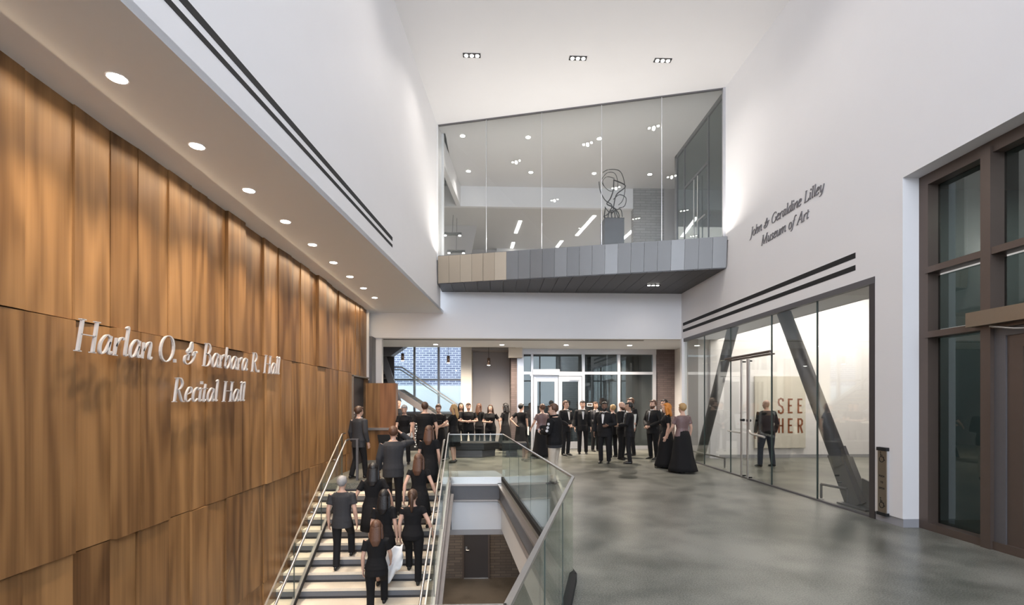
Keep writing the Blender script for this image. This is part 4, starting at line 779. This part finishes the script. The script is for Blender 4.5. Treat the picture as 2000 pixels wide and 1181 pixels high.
        if hair in ('long', 'curly'):
            L_ = 1.33 if hair == 'long' else 1.44; sp = 0 if hair == 'long' else .03
            x = MB(); x.tube([(0, -.05, 1.72), (0, -.085, 1.64), (0, -.105, 1.52), (0, -.125, 1.42), (0, -.13, L_)], [(.05, .04), (.088+sp, .05), (.098+sp, .05), (.095+sp, .045), (.05, .025)], 14)
            for s_ in (1, -1): x.tube([(s_*.05, .03, 1.725), (s_*.084, .012, 1.66), (s_*.092, -.01, 1.56), (s_*.10, -.03, 1.46), (s_*.09, -.06, L_+.04)], [.018, .026+sp*.5, .030+sp*.5, .032+sp*.5, .015], 8)
            headpart('hair_length', x, M[hc], False, hh, remesh=.011, smoothit=2)
        if hair == 'pony': headpart('ponytail', MB().tube([(0, -.11, 1.69), (0, -.16, 1.68), (0, -.175, 1.58), (0, -.15, 1.44), (0, -.14, 1.36)], [.02, .035, .04, .03, .012], 10), M[hc], par=hh)
        if hair == 'bun': headpart('hair_bun', MB().ball((0, -.13, 1.70), (.045, .04, .045), 12), M[hc], par=hh)
    if beard: headpart('beard', MB().rings([(0, .045, 1.488, .02, .02), (0, .034, 1.515, .046, .052), (0, .03, 1.545, .062, .072), (0, .012, 1.58, .070, .086), (0, -.0, 1.60, .070, .07)], 14), M[beard])
    # clothes
    if top in ('jacket', 'bomber', 'shirt', 'tee', 'sleeveless'):
        x = MB(); inf = {'jacket': .022, 'bomber': .034, 'shirt': .016}.get(top, .013)
        torso(x, inf, .80 if top != 'sleeveless' else .84, 1.475, .012)
        if top == 'jacket': x.rings([(0, 0, .76, .172*g+.02, .125*g+.02), (0, 0, .95, .165*g+.024, .12*g+.024)], 18)
        if top == 'tee': x.rings([(0, 0, .80, .17*g+.02, .125*g+.02), (0, 0, 1.0, .15*g+.02, .11*g+.02)], 18)
        for s_ in (1, -1):
            sh, e, w_ = jt[s_]; f_ = (.9 if fem else 1)*ag; end = w_.lerp(e, .06) if top in ('jacket', 'bomber', 'shirt') else (sh.lerp(e, .62) if top == 'tee' else sh.lerp(e, .05))
            pts = [sh*.8+Vector((0, 0, .28)), sh, sh.lerp(e, .35)]; rr = [.052*f_+inf, .056*f_+inf, .050*f_+inf]
            if top in ('jacket', 'bomber', 'shirt'): pts += [e, e.lerp(w_, .4), end]; rr += [.042*f_+inf, .040*f_+inf*.9, .030*f_+inf*.7]
            elif top == 'tee': pts += [end]; rr += [.050*f_+inf+.008]
            x.tube(pts, rr, 12)
        c = x.build({'jacket': 'jacket', 'bomber': 'bomber_jacket', 'shirt': 'shirt', 'tee': 'short_sleeved_top', 'sleeveless': 'sleeveless_top'}[top], M[topm], t, remesh=.012, smoothit=3)
    if top == 'jacket':
        y0 = .125*g+.028+(g-1)*.03; x = MB(); x.slab([(-.045, y0+.0, 1.44), (.045, y0+.0, 1.44), (.012, y0+.012, 1.15), (-.012, y0+.012, 1.15)], (0, .006, 0)).tube([(-.05, .06, 1.475), (0, .085, 1.462), (.05, .06, 1.475), (.06, 0, 1.485), (0, -.07, 1.50), (-.06, 0, 1.485), (-.05, .06, 1.475)], .012, 6)
        for v in x.bm.verts: v.co.y += lean*(v.co.z-.9)*.5-(.03 if v.co.z > 1.40 and v.co.y > .1 else 0)
        sf = x.build('shirt_front', M['shirt'], t)
        if tie == 'bow': MB().tube([(-.045, y0+.0, 1.43), (-.012, y0+.0, 1.43), (0, y0+.0, 1.43), (.012, y0+.0, 1.43), (.045, y0+.0, 1.43)], [.02, .012, .008, .012, .02], 8).build('bow_tie', M['wire'], sf)
        elif tie: MB().slab([(-.012, y0-.01, 1.43), (.012, y0-.01, 1.43), (.022, y0+.022, 1.18), (0, y0+.024, 1.14), (-.022, y0+.022, 1.18)], (0, .006, 0)).build('tie', M['wire'], sf)
    if top == 'bomber':
        sh2, e2, _2 = jt[-1]
        for k in (.30, .58, .84):
            p = sh2.lerp(e2, k); tag(MB().tube([p+Vector((-.070, 0, 0)), p+Vector((-.090, 0, 0))], .030, 14).build('sleeve_patch', M['badge'], c), 'round pale patch on the sleeve')
        MB().tube([(-.06, .05, 1.49), (0, .09, 1.475), (.06, .05, 1.49), (.065, -.02, 1.50), (0, -.08, 1.515), (-.065, -.02, 1.50), (-.06, .05, 1.49)], .022, 8).build('collar', M[topm], c, True)
        MB().rings([(0, 0, .80, .165*g+.03, .12*g+.03), (0, 0, .86, .17*g+.035, .125*g+.035)], 18).build('waistband', M['greyc'], c)
    if low == 'trousers':
        x = MB(); torso(x, .008, .84, 1.04)
        for s_ in (1, -1):
            hp, kn, an = lg[s_]; x.tube([hp+Vector((0, 0, .06)), hp.lerp(kn, .2), hp.lerp(kn, .6), kn, kn.lerp(an, .5), an+Vector((0, 0, -.02))], [.088*g, .098*g, .082*g, .070*ag, .066*ag, .062], 12)
        x.build('trousers', M[lowm], t, remesh=.012, smoothit=3)
    elif low in ('gown', 'skirt'):
        x = MB(); fwd = max(abs(lg[1][2].y), abs(lg[-1][2].y))
        if low == 'gown': R = [(0, 0, 1.08, .14*g, .105*g), (0, 0, .92, .19*g, .15*g), (0, 0, .7, .215*g, .19*g), (0, 0, .4, .25*g, .24+fwd*.2), (0, 0, .14, .30*g, .30+fwd*.4), (0, 0, .05, .32*g, .32+fwd*.45)]
        else: R = [(0, 0, 1.06, .14*g, .105*g), (0, 0, .92, .19*g, .15*g), (0, .02, .7, .21*g, .18*g+fwd*.3), (0, .03, .50, .23*g, .2*g+fwd*.4)]
        x.rings(R, 24)
        for v in x.bm.verts:
            if v.co.z < .9: an_ = math.atan2(v.co.y, v.co.x); k = 1+.05*math.sin(an_*7)*(1-v.co.z/.9); v.co.x *= k; v.co.y *= k
        x.build('skirt', M[lowm], t, True)
    for s_ in (1, -1):
        an = lg[s_][2]; hz = an.z-.085
        MB().tube([an+Vector((0, -.065, -.045)), an+Vector((0, -.02, -.035)), an+Vector((s_*.004, .06, -.045)), an+Vector((s_*.008, .14, -.062)), an+Vector((s_*.008, .185, -.07))], [(.026, .034), (.038, .044), (.042, .036), (.042, .022), (.022, .012)], 12).build('shoe', M['shoe'], t, True)
    return t
def FP(x, y, z=0.0):         # floor point seen at a pixel of the 2000 px frame
    D = F*(CH-z)/(y-781); X = (x-1000)/F*D; return (X*math.cos(YAW)+D*math.sin(YAW), -X*math.sin(YAW)+D*math.cos(YAW), z)
def ST(x, n):                # on tread n of the stairs, at the column of a pixel
    v = V0-TR*n+.12; z = -RS*n; r = (x-1000)/F; D = v/(math.cos(YAW)-r*math.sin(YAW)); return (r*D*math.cos(YAW)+D*math.sin(YAW), v, z)
P = person
bow = dict(shirt=1, tie='bow')
P(FP(1083, 944), 60, 1.72, 'person in black bomber jacket with white sleeve patches and khaki trousers, looking at phone', 'bomber', 'trousers', 'curly' if 0 else 'short', 'hred', arms=('phone', 'phone'), legs='stand', topm='greyc' if 0 else 'cloth', lowm='khaki', turn=18, tilt=10, girth=1.08)
P(FP(1105, 889), 215, 1.78, 'person in black suit with reddish hair, facing right, just behind the bomber jacket', 'jacket', 'trousers', 'short', 'hred', arms=('clasp', 'clasp'), **bow)
P(FP(1138, 886), 175, 1.78, 'person in tuxedo and bow tie facing the camera with hands at sides', 'jacket', 'trousers', 'short', 'hblack', arms=('down', 'down'), **bow)
P(FP(1163, 881), 200, 1.74, 'person in suit with grey lapels half hidden behind the wide tuxedoed figure', 'jacket', 'trousers', 'short', 'hbrown', skin='skinm', arms=('clasp', 'down'), topm='greyc', tie='t')
P(FP(1181, 904), 150, 1.75, 'person in a wide black tuxedo with dark beard, turned slightly left', 'jacket', 'trousers', 'short', 'hblack', skin='skind', arms=('down', 'hold'), girth=1.22, beard='hblack', turn=10, **bow)
P(FP(1197, 893), 20, 1.66, 'person in dark suit with blond hair seen from behind among the tuxedos', 'jacket', 'trousers', 'short', 'hblond', arms=('down', 'down'))
P(FP(1214, 897), 230, 1.76, 'person with red beard and high forehead holding a white sheet among the tuxedos', 'jacket', 'trousers', 'bald', 'hred', arms=('hold', 'hold'), beard='hred', girth=1.05, **bow)
P(FP(1232, 889), 110, 1.87, 'tallest person in black, head above the others, looking left', 'jacket', 'trousers', 'short', 'hred', arms=('down', 'down'), **bow)
P(FP(1229, 905), 70, 1.74, 'person in black suit in profile facing left, hand out towards the white sheet', 'jacket', 'trousers', 'short', 'hblack', skin='skinm', arms=('hold', 'hold'), turn=10)
P(FP(1276, 896), 115, 1.80, 'heavy person with red beard in black suit facing left, arms bent', 'jacket', 'trousers', 'short', 'hred', arms=('clasp', 'clasp'), girth=1.22, beard='hred', tie='t')
P(FP(1298, 887), 100, 1.82, 'person with dark hair and glasses in suit behind the red-haired woman', 'jacket', 'trousers', 'short', 'hblack', arms=('down', 'clasp'), glasses=True, tie='t')
P(FP(1302, 913), 75, 1.70, 'person with orange curls in black short-sleeved gown facing left', 'tee', 'gown', 'curly', 'horange', arms=('down', 'down'), fem=True, topm='cloth', lowm='cloth', girth=1.05)
P(FP(1333, 922), 15, 1.72, 'person with blond hair in long black gown walking away, nearest the museum glass', 'tee', 'gown', 'short', 'hblond', arms=('down', 'fwd'), fem=True, topm='sheer', lowm='cloth', legs='stroll', girth=1.12)
P(FP(1059, 893), 30, 1.68, 'person in dusky dress standing behind the figure in the bomber jacket', 'tee', 'gown', 'short', 'hred', arms=('hold', 'fwd'), fem=True, topm='sheer', lowm='cloth', girth=1.2)
# choir on the left, most of them beyond the far guard
P(FP(1018, 884), 345, 1.68, 'person with short black hair in black gown, back turned, hand on hip', 'tee', 'gown', 'short', 'hblack', arms=('down', 'hip'), fem=True, topm='cloth', lowm='cloth', turn=-30)
P(FP(987, 879), 60, 1.67, 'person with dark curly hair in black dress facing left beside the hand-on-hip figure', 'tee', 'gown', 'curly', 'hblack', arms=('folded', 'folded'), fem=True, topm='cloth', lowm='cloth')
P(FP(958, 884), 170, 1.64, 'person with shoulder-length brown hair in black top facing the camera behind the bench', 'tee', 'trousers', 'long', 'hbrown', arms=('folded', 'wide'), fem=True, topm='cloth', lowm='cloth', girth=1.12)
P(FP(936, 880), 320, 1.68, 'person with auburn hair in black, back turned, arms folded, behind the bench', 'tee', 'trousers', 'long', 'hred', arms=('folded', 'folded'), fem=True, topm='cloth', lowm='cloth', girth=1.05)
P(FP(915, 886), 190, 1.70, 'person in black shirt with short brown hair, arms folded, beside the dark-haired singer', 'tee', 'trousers', 'short', 'hbrown', arms=('folded', 'folded'), topm='cloth', lowm='cloth', girth=1.1)
P(FP(900, 882), 200, 1.70, 'person with long black hair looking to the camera between blond and brown-haired singers', 'tee', 'trousers', 'long', 'hblack', skin='skinm', arms=('folded', 'folded'), fem=True, topm='cloth', lowm='cloth')
P(FP(886, 903), 80, 1.68, 'person with long blond-tipped hair in black top, profile to the left, arms forward', 'tee', 'skirt', 'long', 'hblond', arms=('hold', 'reach'), fem=True, topm='cloth', lowm='cloth', girth=1.15)
P(FP(857, 899), 175, 1.68, 'person with pinned red hair and low-necked black dress reading a black folder', 'tee', 'gown', 'bun', 'hred', arms=('hold', 'hold'), fem=True, topm='cloth', lowm='cloth', tilt=25, girth=1.08)
P(FP(830, 916), 0, 1.75, 'large person in loose black top seen from behind at the top of the stairs', 'tee', 'trousers', 'short', 'hbrown', arms=('down', 'down'), topm='cloth', lowm='cloth', girth=1.25)
P(FP(790, 906), 185, 1.67, 'person with grey hair in black top beside the wood block, looking down', 'tee', 'trousers', 'short', 'hgrey', arms=('fwd', 'fwd'), fem=True, topm='cloth', lowm='suit', tilt=20)
P(FP(779, 878), 160, 1.80, 'bald person in dark shirt standing behind the grey-haired figure', 'shirt', 'trousers', 'bald', 'hbrown', arms=('down', 'down'), topm='greyc')
# on and around the stairs
P(FP(701, 934), 330, 1.66, 'person in dark coat on the landing beside the recessed door', 'jacket', 'trousers', 'short', 'hbrown', arms=('down', 'down'), legs='stroll', topm='greyc', lowm='suit')
P(ST(838, 2), 355, 1.62, 'person with auburn hair in black top and knee-length skirt near the top step', 'tee', 'skirt', 'long', 'hred', arms=('down', 'down'), legs='climb', fem=True, topm='cloth', lowm='cloth', girth=1.05)
P(ST(768, 3), 8, 1.80, 'person in dark grey suit climbing the upper steps, hand raised to head', 'jacket', 'trousers', 'short', 'hred', arms=('raise', 'down'), legs='climb2', topm='greyc', lowm='suit', girth=1.1)
P(ST(818, 5), 350, 1.66, 'person with long strawberry-blond hair in black dress at the right of the stairs', 'sleeveless', 'skirt', 'long', 'hblond' if 0 else 'hred', arms=('wide', 'back'), legs='climb', fem=True, topm='cloth', lowm='cloth', girth=1.05)
P(ST(729, 6), 5, 1.70, 'person with long dark hair in short-sleeved black top on the middle steps', 'tee', 'skirt', 'long', 'hblack', arms=('wide', 'wide'), legs='climb2', fem=True, topm='cloth', lowm='cloth', girth=1.08)
P(ST(668, 7), 0, 1.68, 'person in dark grey shirt climbing beside the left balustrade', 'tee', 'trousers', 'short', 'hgrey', arms=('down', 'down'), legs='climb', topm='greyc', lowm='suit')
P(ST(806, 8), 2, 1.66, 'person with brown ponytail in sleeveless black top and black trousers, right of the stairs', 'sleeveless', 'trousers', 'pony', 'hbrown', arms=('wide', 'down'), legs='climb2', fem=True, topm='cloth', lowm='cloth', girth=1.08)
P(ST(750, 8), 358, 1.66, 'person with long black hair in black dress just ahead of the auburn-haired climber', 'tee', 'skirt', 'long', 'hblack', arms=('down', 'down'), legs='climb', fem=True, topm='cloth', lowm='cloth')
P(ST(735, 10.4 if 0 else 10), 5, 1.62, 'person with long auburn hair nearest the camera on the stairs, white cloth over the arm', 'tee', 'trousers', 'long', 'hred', arms=('fwd', 'down'), legs='climb', fem=True, topm='cloth', lowm='cloth', girth=1.05)
# in the gallery
P(FP(1497, 911), 8, 1.82, 'person with shaved head in black shirt facing the painting inside the gallery', 'shirt', 'trousers', 'bald', 'hbrown', arms=('down', 'down'), legs='wide', topm='cloth', lowm='denim', girth=1.18)
# things in hands
def held(p, name, label, cat, pts, m, off=(0, 0, 0)):
    root = p; s_ = root.scale[0]; Mx = Matrix.Translation(root.location) @ Matrix.Rotation(root.rotation_euler.z, 4, 'Z') @ Matrix.Diagonal((s_, s_, s_, 1))
    mb = MB(); n_ = pts[1]; mb.slab(pts[0], n_); mb.bm.transform(Mx); tag(mb.build(name, M[m]), label, cat)
ppl = {o['label']: o for o in bpy.data.objects if o.name.startswith('person')}
def who(s_): return next(o for l, o in ppl.items() if s_ in l)
held(who('bomber jacket with'), 'phone', 'pale phone held in both hands by the figure in the bomber jacket', 'phone', ([(-.04, .36, 1.12), (.04, .36, 1.12), (.04, .38, 1.2), (-.04, .38, 1.2)], (0, .01, .0)), 'badge')
held(who('holding a white sheet'), 'white_sheet', 'large white sheet held up by the red-bearded figure among the tuxedos', 'paper', ([(-.2, .34, .95), (.2, .34, .95), (.22, .38, 1.38), (-.22, .38, 1.38)], (0, .008, 0)), 'paper')
held(who('black folder'), 'music_folder', 'black music folder held open by the red-haired singer', 'folder', ([(-.18, .30, 1.10), (.18, .30, 1.10), (.18, .46, 1.28), (-.18, .46, 1.28)], (0, .01, -.01)), 'folder')
held(who('hand on hip'), 'white_folder', 'thin white-edged folder held low by the figure with hand on hip', 'folder', ([(.24, -.1, .66), (.24, .14, .62), (.24, .16, .92), (.24, -.08, .95)], (.015, 0, 0)), 'paper')
held(who('grey hair in black'), 'white_papers', 'curled white papers in the hand of the grey-haired figure', 'paper', ([(-.30, .26, .82), (-.12, .30, .76), (-.10, .34, .92), (-.28, .30, .97)], (.0, .012, 0)), 'paper')
pp = who('white cloth over').location
cm_ = MB(); cg = [[Vector((pp.x+.02+.34*i/8, pp.y+.36+.04*math.sin(i*1.1+j), pp.z+1.02-.55*j/8*(1-.35*i/8)-.10*math.cos(i/8*PI*.5+.2)*j/8+.03*math.sin(i*1.6)+.10*i/8)) for i in range(9)] for j in range(9)]
vv = [[cm_.bm.verts.new(p) for p in r_] for r_ in cg]
for j in range(8):
    for i in range(8): cm_.bm.faces.new((vv[j][i], vv[j][i+1], vv[j+1][i+1], vv[j+1][i]))
o = tag(cm_.build('white_cloth', M['shirt'], None, True), 'white cloth draped from the arm of the climber nearest the camera', 'cloth'); md = o.modifiers.new('thick', 'SOLIDIFY'); md.thickness = .012
